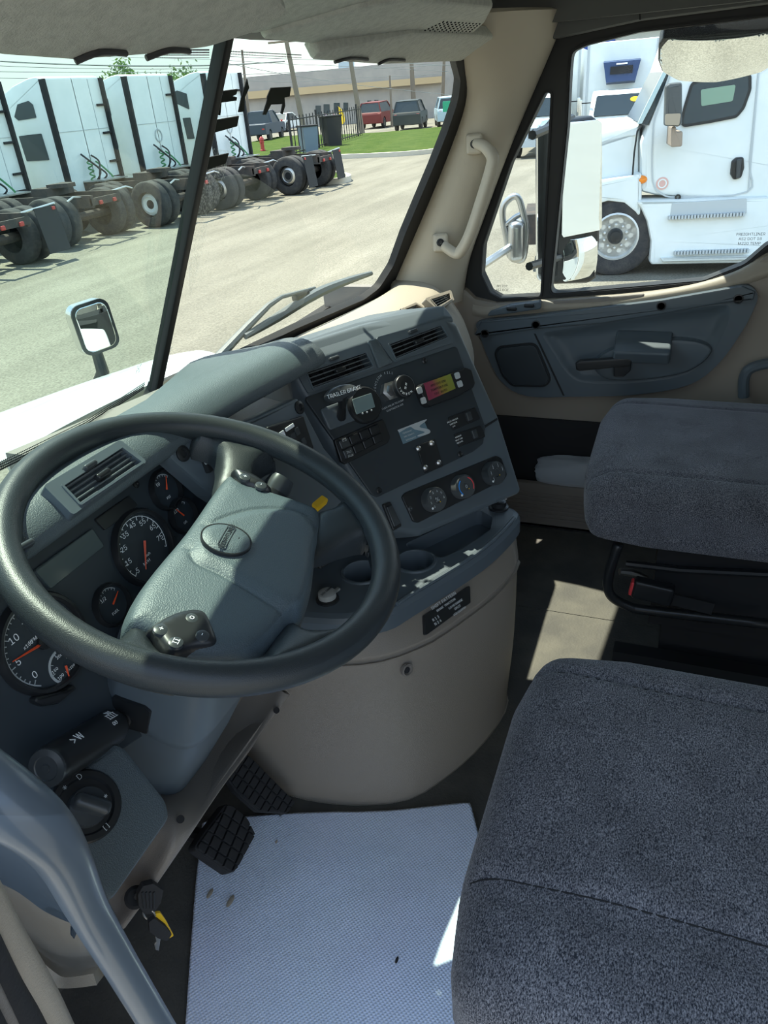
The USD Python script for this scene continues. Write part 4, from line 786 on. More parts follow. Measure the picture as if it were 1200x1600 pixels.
def spoke(pts, zr=-.004, zb=-.036):
    g = poly(WF.px(spl(pts, 4, True), -.012), .003); R0 = .2095
    def hf(x, y, d):
        r_ = np.hypot(x, y); k = np.clip((r_-.13)/.07, 0, 1); top = -.022*(1-k) + .004*k; return zb + (top-zb)*(1-np.exp(-d/.006))
    obj('spoke', WF.w(pillow(poly(np.array(g.intersection(disc(.2065, n=96)).exterior.coords)), zb, hf, .0045, (.001, .003, .007, .012))), M['wheelr'], sw_, 50)
spoke([(337, 762), (340, 722), (330, 703), (296, 692), (312, 673), (400, 672), (462, 700), (442, 712), (412, 726), (406, 742), (420, 770), (380, 775)])
spoke([(490, 795), (520, 787), (534, 770), (545, 752), (590, 800), (612, 870), (590, 872), (578, 846), (538, 852), (495, 866), (470, 860)])
spoke([(455, 955), (485, 972), (518, 976), (550, 966), (585, 940), (600, 975), (540, 1040), (440, 1068), (400, 1058), (405, 1026), (420, 1000)])
spoke([(205, 960), (190, 980), (172, 994), (140, 998), (110, 985), (125, 1020), (200, 1058), (265, 1068), (280, 1052), (272, 1026), (250, 1000), (240, 975)])
bdg = WF.at(*(.5*(WF.px([(312, 844)], -.0)[0]+WF.px([(393, 845)], -.0)[0])), .0).rot(12)
bdg = bdg.at(0, 0, .0045); bd = sub(sw_, 'badge'); obj('disc', bdg.w(cat(pillow(affinity.scale(disc(1, n=40), .0235, .0275), -.008, lambda x, y, d: -.0015+.0035*(1-np.exp(-d/.005)), .003, (.001, .003)))), M['hub'], bd, 50)
obj('groove', bdg.w(ext(affinity.scale(disc(1, n=40), .0252, .0292).difference(affinity.scale(disc(1, n=40), .0236, .0276)), -.006, -.0012)), M['black'], bd)
obj('emblem_frame', bdg.w(ext(rect(.040, .0100, .004).difference(rect(.0385, .0085, .0035)), .0018, .0026)), M['btn'], bd); obj('lettering', text(bdg.at(0, 0, .0018), 'FREIGHTLINER', .0044, .0008, True), M['btn'], bd); obj('airbag_mark', text(bdg.at(.004, -.013, .0018), '-', .006, .0005), M['btn'], bd)
for nm, op, bts in (('left', [(226, 984), (260, 960), (297, 949), (323, 954), (336, 977), (341, 1006), (302, 1013), (262, 1021), (238, 990)], [(252, 982, '+'), (300, 965, 'o'), (316, 991, '-'), (275, 1002, 'II')]), ('right', [(362, 735), (377, 753), (410, 764), (427, 763), (402, 742), (370, 730)], [(383, 744, '+'), (408, 757, '-')])):
    bp_ = sub(sw_, 'button_pad'); pp = poly(WF.px(spl(op, 4, True), -.008), .002); zb_ = -.012
    obj('pad', WF.w(pillow(pp, -.035, lambda x, y, d: -.016+.0125*(1-np.exp(-d/.003)), .004, (.001, .003, .006))), M['black'], bp_, 50)
    for x, y, s in bts:
        a, b = WF.px([(x, y)], -.003)[0]; F2 = WF.at(a, b, -.005).rot(12); obj('button', F2.w(lathe([(.0080, -.002), (.0072, .001), (.0045, .002), (.0001, .0022)], 18)), M['btn'], bp_, 50); obj('mark', text(F2.at(0, 0, .0021), s, .0062), M['white'], bp_)
co = thing('steering_column', 'grey steering column shroud below the wheel with two stalks', 'steering column')
def sect(s, a, b, y0=0, n=48, pw=5.0):
    q = np.linspace(0, 2*np.pi, n+1); c_, s_ = np.cos(q), np.sin(q); x = a*np.sign(c_)*np.abs(c_)**(2/pw); y = b*np.sign(s_)*np.abs(s_)**(2/pw); return [WF.pt(i, j+y0, -s) for i, j in zip(x, y)]
def solid_loft(secs):
    P = np.array(secs)[:, :-1]; n = P.shape[1]; V = np.vstack([P.reshape(-1, 3), P[0].mean(0), P[-1].mean(0)]); F = []; i = np.arange(n); j = (i+1) % n
    for k in range(len(P)-1): a, b = k*n, (k+1)*n; F += [np.c_[a+i, b+i, b+j], np.c_[a+i, b+j, a+j]]
    F += [np.c_[np.full(n, len(P)*n), i, j], np.c_[np.full(n, len(P)*n+1), (len(P)-1)*n+j, (len(P)-1)*n+i]]; m = trimesh.Trimesh(V, np.vstack(F), process=False); m.fix_normals(); return m
obj('shroud', solid_loft([sect(.05, .05, .03, -.015), sect(.06, .06, .04, -.015), sect(.10, .088, .058, -.014), sect(.13, .100, .068, -.012), sect(.235, .108, .078, -.010), sect(.255, .106, .076, -.008), sect(.26, .10, .072, -.006)]), M['dashsm'], co, 50)
obj('lower_shroud', solid_loft([sect(.25, .099, .076), sect(.30, .096, .074), sect(.38, .085, .07, .005), sect(.50, .065, .055, .01), sect(.62, .05, .045, .015)]), M['dashsm'], co, 50)
obj('nut_cover', solid_loft([sect(.05, .03, .03, pw=2), sect(.08, .04, .04, pw=2)]), M['black'], co)
stalk = sub(co, 'turn_signal_stalk', 'thick black multifunction stalk with white wiper symbols')
b0, b1, b2 = at(205, 1117, 'x', -.615), at(175, 1137, 'x', -.652), at(75, 1199, 'x', -.765); FX = axfr(b0, b2); L = np.linalg.norm(b2-b0)
obj('barrel', FX.w(lathe([(.009, -.03), (.009, .012), (.0105, .014), (.0105, .022), (.009, .024), (.012, .034), (.0185, .042), (.021, .05), (.0215, L-.006), (.020, L), (.0001, L)], 32)), M['black'], stalk, 35)
obj('end_cap', FX.w(lathe([(.020, L), (.0195, L+.003), (.013, L+.004), (.012, L+.003), (.0045, L+.003), (.004, L+.005), (.0001, L+.005)], 32)), M['btn'], stalk, 35)
BT = Fr((-.6275, 0, 0), (0, -1, 0), (0, 0, 1)); obj('boot', BT.w(bev(poly(BT.px([(176, 1086), (226, 1104), (236, 1112), (231, 1146), (180, 1131)]), .004), -.02, .002, .001)), M['black'], co)
# symbols round the barrel, on the side that faces up and back
def onbarrel(zz, ang):
    c_ = FX.n*zz + FX.O; v_ = math.cos(ang)*FX.h + math.sin(ang)*FX.v; return Fr(c_ + v_*.0216, FX.n, np.cross(v_, FX.n))
tgt = CAM - FX.pt(0, 0, L*.6); ang0 = math.atan2(tgt @ FX.v, tgt @ FX.h)
for zz, da, s, h in ((L-.028, .45, '>', .010), (L-.040, .5, 'W', .009), (.066, .55, 'IIII', .008), (.072, .1, 'oo', .006), (.062, .85, 'W', .007)): obj('mark', text(onbarrel(zz, ang0+da).rot(180), s, h), M['white'], stalk)
st2 = sub(co, 'shift_stalk'); c0, c1 = at(425, 775, 'y', .50), at(437, 752, 'y', .485); c1 = c0 + A(.13, .0, .03); c0 = WF.pt(.09, .0, -.12); c1 = at(436, 757, 'x', -.335); FX2 = axfr(c0, c1); L2 = np.linalg.norm(c1-c0)
obj('barrel', FX2.w(lathe([(.009, 0), (.009, L2-.06), (.018, L2-.05), (.0195, L2-.004), (.017, L2+.01), (.0001, L2+.012)], 24)), M['btn'], st2, 40); obj('collar', FX2.w(lathe([(.0198, L2-.022), (.0202, L2-.018), (.0198, L2-.012)], 24)), M['black'], st2)
obj('mark', text(axfr(FX2.pt(0, 0, L2-.03)+A(-.0, -.012, .016), CAM), 'o8', .006), M['white'], st2)

# ------------------------------------------------------------------ keys, pedals, mat, grab handle
ky = thing('key_ring', 'ignition key with a second key and yellow tag on a ring', 'keys')
kp = at(212, 1402, 'x', -.715); F2 = axfr(kp, CAM); 
obj('lock', F2.w(lathe([(.014, -.01), (.014, .004), (.010, .006), (.0001, .004)], 20)), M['blackm'], ky)
def at_plane(x, y, p, n): d = ray(x, y); return CAM + d*(np.dot(p-CAM, n)/np.dot(d, n))
nk = (CAM-kp)/np.linalg.norm(CAM-kp); KF = Fr(kp + nk*.025, np.cross([0, 0, 1.], nk), (0, 0, 1))
def kpoly(pts, z0, z1, b=.001, r=.002): return KF.w(bev(poly(KF.px(pts), r), z0, z1, b))
obj('key_shaft', tube([kp, KF.pt(*KF.px([(226, 1392)])[0])], .004, 8), M['steel'], ky)
obj('key_head', kpoly([(214, 1395), (222, 1381), (238, 1377), (254, 1388), (250, 1408), (238, 1424), (225, 1426), (215, 1412)], -.004, .004), M['rubber'], ky)
obj('head_ridge', cat(*[kpoly([(219+6*k, 1390), (222+6*k, 1389), (225+5*k, 1414), (222+5*k, 1415)], .004, .0055, .0005, 0) for k in range(4)]), M['black'], ky, kind='stuff')
q = KF.px([(233, 1429)])[0]; obj('split_ring', tube([KF.pt(q[0]+.010*math.cos(k)*.6, q[1]+.012*math.sin(k), .004*math.cos(k)) for k in np.linspace(0, 2*np.pi, 25)[:-1]], .0012, 6, closed=True), M['steel'], ky)
obj('tag', kpoly([(240, 1425), (250, 1424), (259, 1437), (271, 1460), (263, 1464), (252, 1450)], -.001, .003), M['yel'], ky)
obj('second_head', kpoly([(229, 1433), (238, 1426), (256, 1440), (265, 1452), (258, 1463), (243, 1458), (230, 1448)], .003, .009), M['rubber'], ky)
obj('second_blade', kpoly([(240, 1456), (249, 1459), (246, 1480), (241, 1479), (239, 1470), (242, 1466)], .004, .006, .0005, .0003), M['steel'], ky)
bkp = thing('brake_pedal', 'black brake pedal with a rubber pad of square blocks', 'pedal')
BF = Fr(at(350, 1310, 'z', .15), (1, 0, 0), (0, .6, .8)); qp = BF.px([(301, 1326), (322, 1296), (352, 1256), (366, 1258), (386, 1279), (399, 1305), (369, 1361), (358, 1365)])
obj('pad', BF.w(bev(poly(qp, .008), -.02, 0, .004)), M['rubber'], bkp); bpoly = poly(qp, .008).buffer(-.003)
rr = Fr(BF.O, BF.h, BF.v); c = np.array(poly(qp).centroid.coords[0]); e1 = BF.px([(301, 1326)])[0]-BF.px([(358, 1365)])[0]; dg = math.radians(math.degrees(math.atan2(e1[1], e1[0])))
for i in range(-4, 5):
    for j in range(-4, 5):
        g = affinity.translate(affinity.rotate(shapely.box(i*.0195-.0083, j*.0195-.0083, i*.0195+.0083, j*.0195+.0083), math.degrees(dg), origin=(0, 0)), c[0], c[1]).intersection(bpoly)
        if g.area > 3e-5: obj('tread_block', BF.w(bev(g, 0, .006, .0012)), M['rubber'], bkp)
obj('arm', tube([BF.pt(c[0], c[1], -.02), BF.pt(c[0]-.02, c[1]+.08, -.10), A(-.50, .80, .42)], [.014, .013, .012], 10), M['blackm'], bkp)
acp = thing('accelerator_pedal', 'black ribbed accelerator pedal against the engine cover', 'pedal')
AF = Fr(at(410, 1225, 'z', .10), (1, -.25, 0), (0, .5, .85)); qa = AF.px([(353, 1214), (377, 1173), (392, 1182), (462, 1253), (448, 1272), (404, 1270), (368, 1238)])
obj('pad', AF.w(bev(poly(qa, .006), -.016, 0, .004)), M['rubber'], acp); apoly = poly(qa, .006).buffer(-.003); e1 = AF.px([(448, 1272)])[0]-AF.px([(368, 1200)])[0]; dg = math.degrees(math.atan2(e1[1], e1[0])); c = np.array(apoly.centroid.coords[0])
for i in range(-7, 8):
    for j in range(-3, 4):
        g = affinity.translate(affinity.rotate(shapely.box(i*.0165-.007, j*.021-.009, i*.0165+.007, j*.021+.009), dg, origin=(0, 0)), c[0], c[1]).intersection(apoly)
        if g.area > 3e-5: obj('tread_block', AF.w(bev(g, 0, .005, .001)), M['rubber'], acp)
obj('arm', tube([AF.pt(c[0], c[1], -.014), A(-.30, .84, .30)], .011, 8), M['blackm'], acp)
# paper floor mat with embossed pips
mm = usdkit.material(stage, '/World/Looks/skylit_embossed_mat', {"tc": ("texture_coordinate", {}), "w1": ("mapping", {"rotation": (0, 0, 0.62), "scale": (205, 205, 0.001)}), "vo": ("voronoi_texture", {"scale": 1.0, "randomness": 0.08}),
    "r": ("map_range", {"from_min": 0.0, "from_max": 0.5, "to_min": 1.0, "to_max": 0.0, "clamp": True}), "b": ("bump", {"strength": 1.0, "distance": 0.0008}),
    "cr": ("rgb_ramp", {"ramp": [(0.0, (0.70, 0.79, 0.98)), (0.55, (0.80, 0.87, 1.0)), (1.0, (0.89, 0.93, 1.0))]}), "n2": ("noise_texture", {"scale": 5.0, "detail": 3.0}), "mx": ("mix", {"mix_type": "multiply", "fac": 0.08}), "p": ("principled_bsdf", {"roughness": 0.45, "specular_ior_level": 0.4})},  # skylight blue put into the white, deeper between the pips
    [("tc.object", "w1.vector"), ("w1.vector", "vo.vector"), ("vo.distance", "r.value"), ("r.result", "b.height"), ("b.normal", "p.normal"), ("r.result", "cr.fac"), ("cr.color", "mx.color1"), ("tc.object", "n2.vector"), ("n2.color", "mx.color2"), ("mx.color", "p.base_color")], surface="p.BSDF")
mpoly = poly([at(x, y, 'z', .008)[:2] for x, y in ((316, 1283), (388, 1277), (560, 1270), (735, 1257), (739, 1272), (748, 1308), (790, 1500), (830, 1720), (260, 1800), (290, 1590), (306, 1380))], .004)
pf = thing('paper_floor_mat', 'white embossed protective floor mat in front of the driver seat', 'floor mat')
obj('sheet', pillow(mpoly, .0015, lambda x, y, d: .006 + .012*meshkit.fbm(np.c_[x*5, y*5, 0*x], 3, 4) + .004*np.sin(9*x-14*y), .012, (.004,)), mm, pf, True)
for x, y, w_ in ((360, 1408, .012), (620, 1500, .006), (432, 1315, .004), (328, 1396, .010)):
    p = at(x, y, 'z', .018); obj('dirt_speck', trimesh.creation.icosphere(1, 1).apply_transform(np.diag([w_, w_*.4, .002, 1])).apply_translation(p), mat('dirt_brown', (.32, .28, .22), .9) if w_ != .006 else M['rubber'], pf)
eh = thing('entry_grab_handle', 'dark grey tubular entry handle at the driver door opening', 'grab handle')
obj('tube', tube([at(-70, 1195, 'x', -.925), at(0, 1247, 'x', -.925), at(62, 1292, 'x', -.92), at(100, 1342, 'x', -.915), at(140, 1425, 'x', -.91), at(190, 1510, 'x', -.905), at(250, 1610, 'x', -.90), at(285, 1670, 'x', -.90)], [.021, .021, .0185, .016, .0135, .0125, .0125, .0125], 18, 6), mat('handle_grey', (0.075, 0.092, 0.108), 0.28, coat=0.2), eh, True)
# door opening trim at the lower left
js = struct('trim_5', 'tan sill trim with black rubber seals at the driver door opening', 'trim')
def jam(pts, r, m_, nm): obj(nm, tube([at(x-14, y+72, 'x', k) for x, y, k in pts], r, 12, 5), m_, js, True)
jam([(-60, 1290, -.985), (0, 1400, -.985), (60, 1500, -.985), (110, 1600, -.985), (150, 1690, -.985)], .016, M['tan'], 'sill_moulding')
jam([(-60, 1360, -1.0), (0, 1475, -1.0), (40, 1540, -1.0), (78, 1610, -1.0), (120, 1700, -1.0)], .014, M['rubber'], 'door_seal')
jam([(-60, 1420, -1.01), (0, 1530, -1.01), (35, 1590, -1.01), (60, 1640, -1.01)], .012, M['tand'], 'sill_moulding')
jam([(-60, 1470, -1.02), (0, 1580, -1.02), (30, 1640, -1.02)], .012, M['rubber'], 'door_seal')
obj('kick_panel', bx(-1.0, -.975, .40, 1.0, -.05, .72), M['tand'], js)
obj('kick_panel', bx(.955, .985, .70, 1.02, -.05, .72), M['tand'], js); obj('sun_block_box', bx(.80, .96, .60, .79, -.01, .46), M['blackm'], js)  # dark box added out of view to stop stray sun on the floor

# ------------------------------------------------------------------ seats
def seat(name, label, x0, x1, y1, z0, z1, seams, group=None):
    s = thing(name, label, 'seat'); w, d = x1-x0, .56; F2 = Fr(((x0+x1)/2, y1-d/2, 0), (1, 0, 0), (0, 1, 0))
    g = poly([(-w/2+.02, d/2-.02), (-w/4, d/2), (w/4, d/2), (w/2-.02, d/2-.02), (w/2, d/4), (w/2, -d/2), (-w/2, -d/2), (-w/2, d/4)], .05).buffer(0)
    zt = z1-z0
    def hf(x, y, dd):
        R_ = .055; k = np.clip(dd/R_, 0, 1); e_ = np.sqrt(np.clip(1-(1-k)**2, 0, 1)); z = z0 + zt - .05 + .05*e_ + .014*np.clip(dd/.2, 0, 1)
        for sx, dep, wd in seams: z = z - dep*np.exp(-((x-sx(y))/wd)**2)
        z = z - .012*np.exp(-(x/.16)**2)*np.clip((d/2-y)/.3, 0, 1)
        return z
    top = pillow(g, z0+.05, hf, .007, (.0007, .002, .004, .008, .014, .022, .032, .045))
    belly = F2.w(bev(g.buffer(-.0), -.052, -.0, .03)); b2 = bev(g, -(zt*.42), 0, .03); b2.vertices = b2.vertices*A(1, 1, -1); b2.faces = b2.faces[:, ::-1]; b2.apply_translation((0, 0, z0+.05-.0))
    m_ = bev(g.buffer(-.0012), 0, .055, .03); m_.vertices = m_.vertices*A(1, 1, -1) + A(0, 0, z0+.058); m_.faces = m_.faces[:, ::-1]
    obj('cushion', F2.w(cat(top, m_)), M['seat'], s, 40)
    for sx, dep, wd in seams:
        if wd < .006: obj('seam', tube([F2.pt(sx(y), y, float(hf(np.array([sx(y)]), np.array([y]), np.array([float(shapely.distance(g.exterior, Point(sx(y), y)))]))[0])+.0002) for y in np.linspace(d/2-.012, -d/2+.05, 50)], .0012, 6), M['blackm'], s)
    br = sub(s, 'backrest'); obj('cushion', rbox(w*.95, .14, .62, .05, ((x0+x1)/2, y1-.66, z1+.34)), M['seat'], br, 50)
    obj('base', cat(bx(x0+.11, x1-.06, y1-.50, y1-.17, .10, z0-.02)), M['blackm'], s); obj('floor_rail', bx(x0+.07, x0+.11, y1-.54, y1-.10, .001, .03), M['black'], s); obj('floor_rail', bx(x1-.11, x1-.07, y1-.54, y1-.20, .001, .03), M['black'], s)
    obj('riser', bx(x0+.14, x1-.12, y1-.46, y1-.20, .001, .12), M['blackm'], s)
    return s
dsx = lambda a_, k: (lambda y: a_ + k*np.cos(y*5))
ds = seat('driver_seat', 'dark navy cloth driver seat filling the lower right corner', -.785, -.235, .148, .355, .50, [(lambda y: .205-.012*np.cos(5*y), .006, .004), (lambda y: -.135+.012*np.cos(5*y), .004, .005), (lambda y: -.15+.012*np.cos(5*y), .006, .02)])
ps = seat('passenger_seat', 'dark navy cloth passenger seat beside the door', .245, .80, .148, .355, .50, [(lambda y: .19-.01*np.cos(5*y), .006, .004), (lambda y: -.205+.008*np.cos(5*y), .005, .004)])
obj('slide_bar', tube([at(966, 850, 'x', .295), at(952, 895, 'x', .295), at(950, 918, 'x', .295), at(958, 934, 'x', .295), at(985, 948, 'x', .295), at(1015, 954, 'x', .295), at(1200, 975, 'x', .295)], .011, 10, 5), M['black'], ps, True)
obj('side_rod', tube([at(978, 880, 'x', .34), at(1060, 890, 'x', .34), at(1200, 897, 'x', .34)], .008, 8), M['black'], ps)
obj('slide_lever', tube([at(968, 893, 'x', .36), at(985, 895, 'x', .37), at(1010, 903, 'x', .38)], [.008, .010, .006], 8, 4), M['steel'], ps)
bc = thing('seat_belt_buckle', 'black seat belt buckle with a red button beside the passenger seat base', 'seat belt buckle'); p = at(1014, 922, 'x', .285); F2 = Fr(p, (0, -1, -.12), (0, -.12, 1))
obj('body', F2.w(rbox(.085, .048, .030, .008, (.008, 0, 0))), M['black'], bc); obj('button', F2.w(rbox(.012, .036, .022, .004, (-.034, -.002, 0))), M['redm'], bc); obj('strap', F2.w(rbox(.10, .03, .006, .002, (.085, -.012, -.004))), M['blackm'], bc)
# plastic bag in the door bin
bagm = usdkit.material(stage, '/World/Looks/clear_bag', {"t": ("transparent_bsdf", {"color": (.9, .92, .93)}), "p": ("principled_bsdf", {"base_color": (.5, .53, .55), "roughness": .25}), "m": ("mix_closure", {"fac": .45})}, [("t.BSDF", "m.closure1"), ("p.BSDF", "m.closure2")], surface="m.closure")
bm = trimesh.creation.icosphere(4, 1.0); v = np.array(bm.vertices); v = np.sign(v)*np.abs(v)**.6; nz = meshkit.fbm(v*2.2+5, 4, 9); v = v*(1+.28*(nz-.5)[:, None]); bm.vertices = v*A(.028, .15, .050)+A(.916, .20, .185)
single('plastic_bag', bm, bagm, 'crumpled clear plastic bag standing in the door bin', 'plastic bag', smooth=25)
# torn black lettering stuck on the right windscreen half
for lab_, pts in (('torn black vinyl letter scrap touching the top of the centre post', [(343, 128), (357, 124), (352, 150), (349, 183), (335, 181), (338, 160), (343, 150)]),
                  ('short black vinyl scrap with a bitten edge, second from the post', [(354, 145), (376, 142), (374, 150), (368, 153), (375, 155), (374, 160), (350, 163)]),
                  ('thin pointed black vinyl scrap, third from the post', [(391, 126), (394, 140), (387, 155), (386, 177), (377, 178), (382, 155), (386, 142)]),
                  ('black vinyl scrap shaped like the top half of a letter, farthest from the post', [(428, 140), (459, 138), (457, 153), (449, 155), (450, 168), (446, 181), (443, 180), (446, 165), (428, 166), (420, 182), (415, 182), (422, 160), (422, 154)]),
                  ('upper of two slanted black vinyl bars beside the centre post', [(332, 192), (378, 184), (375, 200), (329, 213)]),
                  ('lower of two slanted black vinyl bars beside the centre post', [(324, 250), (362, 242), (357, 258), (320, 271)])):
    single('vinyl_remnant', WR.w(ext(poly(WR.px(pts)), -.0078, -.0062)), M['blackm'], lab_, 'sticker')
# ------------------------------------------------------------------ the lot, lawn and street
def hd(x, y, dist, z=None):
    """the point seen at a picture position at a given distance over the ground"""
    d = ray(x, y); p = CAM + d*(dist/np.hypot(d[0], d[1])); 
    if z is not None: p[2] = z
    return p
asph = usdkit.material(stage, '/World/Looks/asphalt', {"tc": ("texture_coordinate", {}), "n1": ("noise_texture", {"scale": 0.35, "detail": 6.0, "roughness": 0.6}), "mp": ("mapping", {"rotation": (0, 0, 0.5), "scale": (0.12, 1.3, 1)}), "n2": ("noise_texture", {"scale": 1.5, "detail": 4.0}), "n3": ("noise_texture", {"scale": 38.0, "detail": 2.0}),
    "r1": ("rgb_ramp", {"ramp": [(0.3, (0.178, 0.165, 0.132)), (0.7, (0.228, 0.213, 0.174))]}), "r2": ("rgb_ramp", {"ramp": [(0.35, (0.84, 0.84, 0.84)), (0.65, (1.06, 1.06, 1.06))]}), "r3": ("rgb_ramp", {"ramp": [(0.3, (0.72, 0.72, 0.72)), (0.7, (1.2, 1.2, 1.2))]}),
    "m1": ("mix", {"mix_type": "multiply", "fac": 1.0}), "m2": ("mix", {"mix_type": "multiply", "fac": 1.0}), "b": ("bump", {"strength": 1.0, "distance": 0.008}), "p": ("principled_bsdf", {"roughness": 0.92, "specular_ior_level": 0.2})},
    [("tc.object", "n1.vector"), ("tc.object", "mp.vector"), ("mp.vector", "n2.vector"), ("tc.object", "n3.vector"), ("n1.fac", "r1.fac"), ("n2.fac", "r2.fac"), ("n3.fac", "r3.fac"), ("r1.color", "m1.color1"), ("r2.color", "m1.color2"), ("m1.color", "m2.color1"), ("r3.color", "m2.color2"), ("m2.color", "p.base_color"), ("n3.fac", "b.height"), ("b.normal", "p.normal")], surface="p.BSDF")
gr = struct('ground', 'sunlit grey asphalt truck lot', 'ground'); obj('asphalt', bx(-80, 160, -90, 170, GZ-.1, GZ), asph, gr)
concrete = mat('kerb_concrete', (.42, .39, .33), .9, (20, .003)); grassm = mat('grass', (.050, .088, .016), .95, (60, .03), spec=0.1, var=(1.4, (.075, .110, .024)))
lawn = struct('lawn', 'mown grass verge beyond the lot', 'lawn')
near = [at(x, y, 'z', GZ)[:2] for x, y in ((330, 252), (385, 252), (470, 250), (560, 247), (640, 243), (700, 236), (780, 222), (860, 205))]
far = [at(x, y, 'z', GZ)[:2] for x, y in ((330, 236), (392, 226), (450, 216), (560, 213), (640, 207), (720, 199), (800, 190), (880, 180))]
lp = poly(np.vstack([spl(near, 4), spl(far, 4)[::-1]])); obj('turf', ext(lp, GZ, GZ+.16), grassm, lawn)
kl = LineString(spl(near, 4)).buffer(.13); obj('kerb', ext(kl, GZ, GZ+.17), concrete, lawn)
isl = struct('island', 'small kerbed grass island in the lot', 'lawn'); ip = poly(spl([at(x, y, 'z', GZ)[:2] for x, y in ((500, 276), (530, 276), (549, 281), (540, 286), (505, 289), (480, 284))], 4, True))
obj('turf', ext(ip.buffer(-.12), GZ, GZ+.15), grassm, isl); obj('kerb', ext(ip.difference(ip.buffer(-.16)), GZ, GZ+.17), concrete, isl)

# ------------------------------------------------------------------ trucks
M['truckw'] = mat('truck_white', (0.70, 0.73, 0.72), 0.35, coat=0.2, var=(2.2, (0.65, 0.69, 0.68)))
M['tyre'] = mat('tyre_rubber', (0.022, 0.022, 0.024), 0.85, (40, .003), var=(9, (.045, .042, .04)))
M['rimw'] = mat('rim_white', (0.62, 0.64, 0.64), 0.4); M['rust'] = mat('chassis_dark', (0.03, 0.028, 0.026), 0.8, var=(5, (.07, .05, .04)))
M['dglass'] = mat('dark_window', (0.03, 0.04, 0.045), 0.08); M['tail'] = mat('tail_lamp_red', (0.33, 0.035, 0.03), 0.4); M['hose'] = mat('green_hose', (0.05, 0.22, 0.08), 0.5)
def tyre(w, r=.5): return lathe([(r*.55, -w/2), (r*.80, -w/2-.01), (r*.96, -w/2+.02), (r, -w/2+.05), (r, w/2-.05), (r*.96, w/2-.02), (r*.80, w/2+.01), (r*.55, w/2), (r*.55, -w/2)], 36)
CB = .55
def tractor(label, loc, rz, kind=0, flaps=True, group='parked white tractors'):
    t_ = thing('semi_truck', label, 'truck', group, None, loc, rz)
    X = lambda x, y, z: Fr((x, y, z), (0, 0, 1), (0, 1, 0))  # wheel frame, axis along -x
    def cobj(nm, m_, *r_, **k_): obj(nm, tm(m_).copy().apply_translation((0, -CB, 0)), *r_, **k_)
    prof = poly([(2.9, .66), (2.9, 3.22), (3.05, 3.26), (3.3, 3.24), (3.8, 3.12), (4.3, 2.92), (4.8, 2.66), (5.2, 2.4), (5.5, 2.2), (5.95, 1.85), (6.2, 1.72), (7.6, 1.45), (7.75, 1.1), (7.7, .6), (6.9, .55), (6.8, .95), (6.2, 1.0), (5.9, .62), (2.9, .60)], .05)
    PF = Fr((1.01, 0, 0), (0, 1, 0), (0, 0, 1)); body = PF.w(cat(bev(prof, -1.02, 0, .06))); b2 = body.copy(); b2.vertices = b2.vertices*A(-1, 1, 1); b2.faces = b2.faces[:, ::-1]
    cobj('cab', cat(body, b2), M['truckw'], t_, 30)
    for s in (-1, 1): cobj('rear_seal', bx(s*1.025, s*.96, 2.80, 2.95, .68, 3.2), M['blackm'], t_)
    cobj('rear_seam', bx(-.96, .96, 2.893, 2.9, 2.10, 2.112), M['greyt'], t_); cobj('rear_seam', bx(.55, .565, 2.893, 2.9, .9, 3.18), M['greyt'], t_)
    for z in ((1.35, 2.0, 2.62) if kind == 0 else (2.75,)): cobj('hinge_bar', rbox(.34, .05, .05, .012, (.84, 2.87, z)), M['blackm'], t_)
    cobj('hinge_bar', rbox(.4, .05, .06, .012, (.8, 2.87, .98)), M['blackm'], t_)
    if kind == 0:
        cobj('port_window', PFm(-1.012, [(3.3, 2.45), (3.85, 2.42), (3.95, 2.5), (3.75, 2.75), (3.4, 2.80), (3.3, 2.72)]), M['dglass'], t_); cobj('side_window', PFm(-1.012, [(3.25, 1.55), (3.95, 1.55), (3.98, 2.1), (3.28, 2.12)]), M['dglass'], t_)
    else:
        cobj('port_window', PFm(-1.012, [(3.5, 2.35), (3.95, 2.55), (4.1, 2.75), (3.8, 2.85), (3.5, 2.75)]), M['dglass'], t_); cobj('side_window', PFm(-1.012, [(3.5, 1.6), (3.75, 1.6), (3.78, 2.15), (3.52, 2.15)]), M['dglass'], t_)
        cobj('oval_cover', Fr((0, 2.89, 1.8), (1, 0, 0), (0, 0, 1)).w(ext(disc(.16).difference(disc(.13)), 0, .012)), M['greyt'], t_)
    cobj('side_panel', PFm(-1.012, [(3.15, .95), (3.95, .95), (3.9, 1.35), (3.2, 1.35)], .006), M['truckw'], t_)
    hs_ = [tube([(x, 2.86, z0), (x+.05, 2.7, z0-.15), (x+dx, 2.55, z1), (x+dx*.6, 2.7, .95)], .022, 6, 5) for x, z0, dx, z1 in ((-.35, 1.6, .2, 1.2), (-.2, 1.5, .25, 1.1), (.0, 1.55, -.2, 1.15), (.12, 1.4, .15, 1.0), (-.5, 1.45, .1, 1.05))]
    cobj('air_hose', cat(*hs_[:3]), M['black'], t_, kind='stuff'); cobj('air_hose', cat(hs_[3], tube([(-.3+.06*math.cos(k), 2.7+.05*math.sin(k), 1.45-.02*k) for k in np.linspace(0, 25, 90)], .018, 6)), M['hose'], t_, kind='stuff')
    for s in (-1, 1): obj('frame_rail', bx(s*.38, s*.46, -.72, 6.0, .72, .96), M['rust'], t_)
    obj('fifth_wheel', cat(ext(poly([(-.5, .2), (.5, .2), (.5, .9), (.12, -.25), (-.12, -.25), (-.5, .9)][::1]), 0, .08).apply_translation((0, .35, 1.10)), bx(-.42, .42, .45, .85, .95, 1.12)), M['rust'], t_)
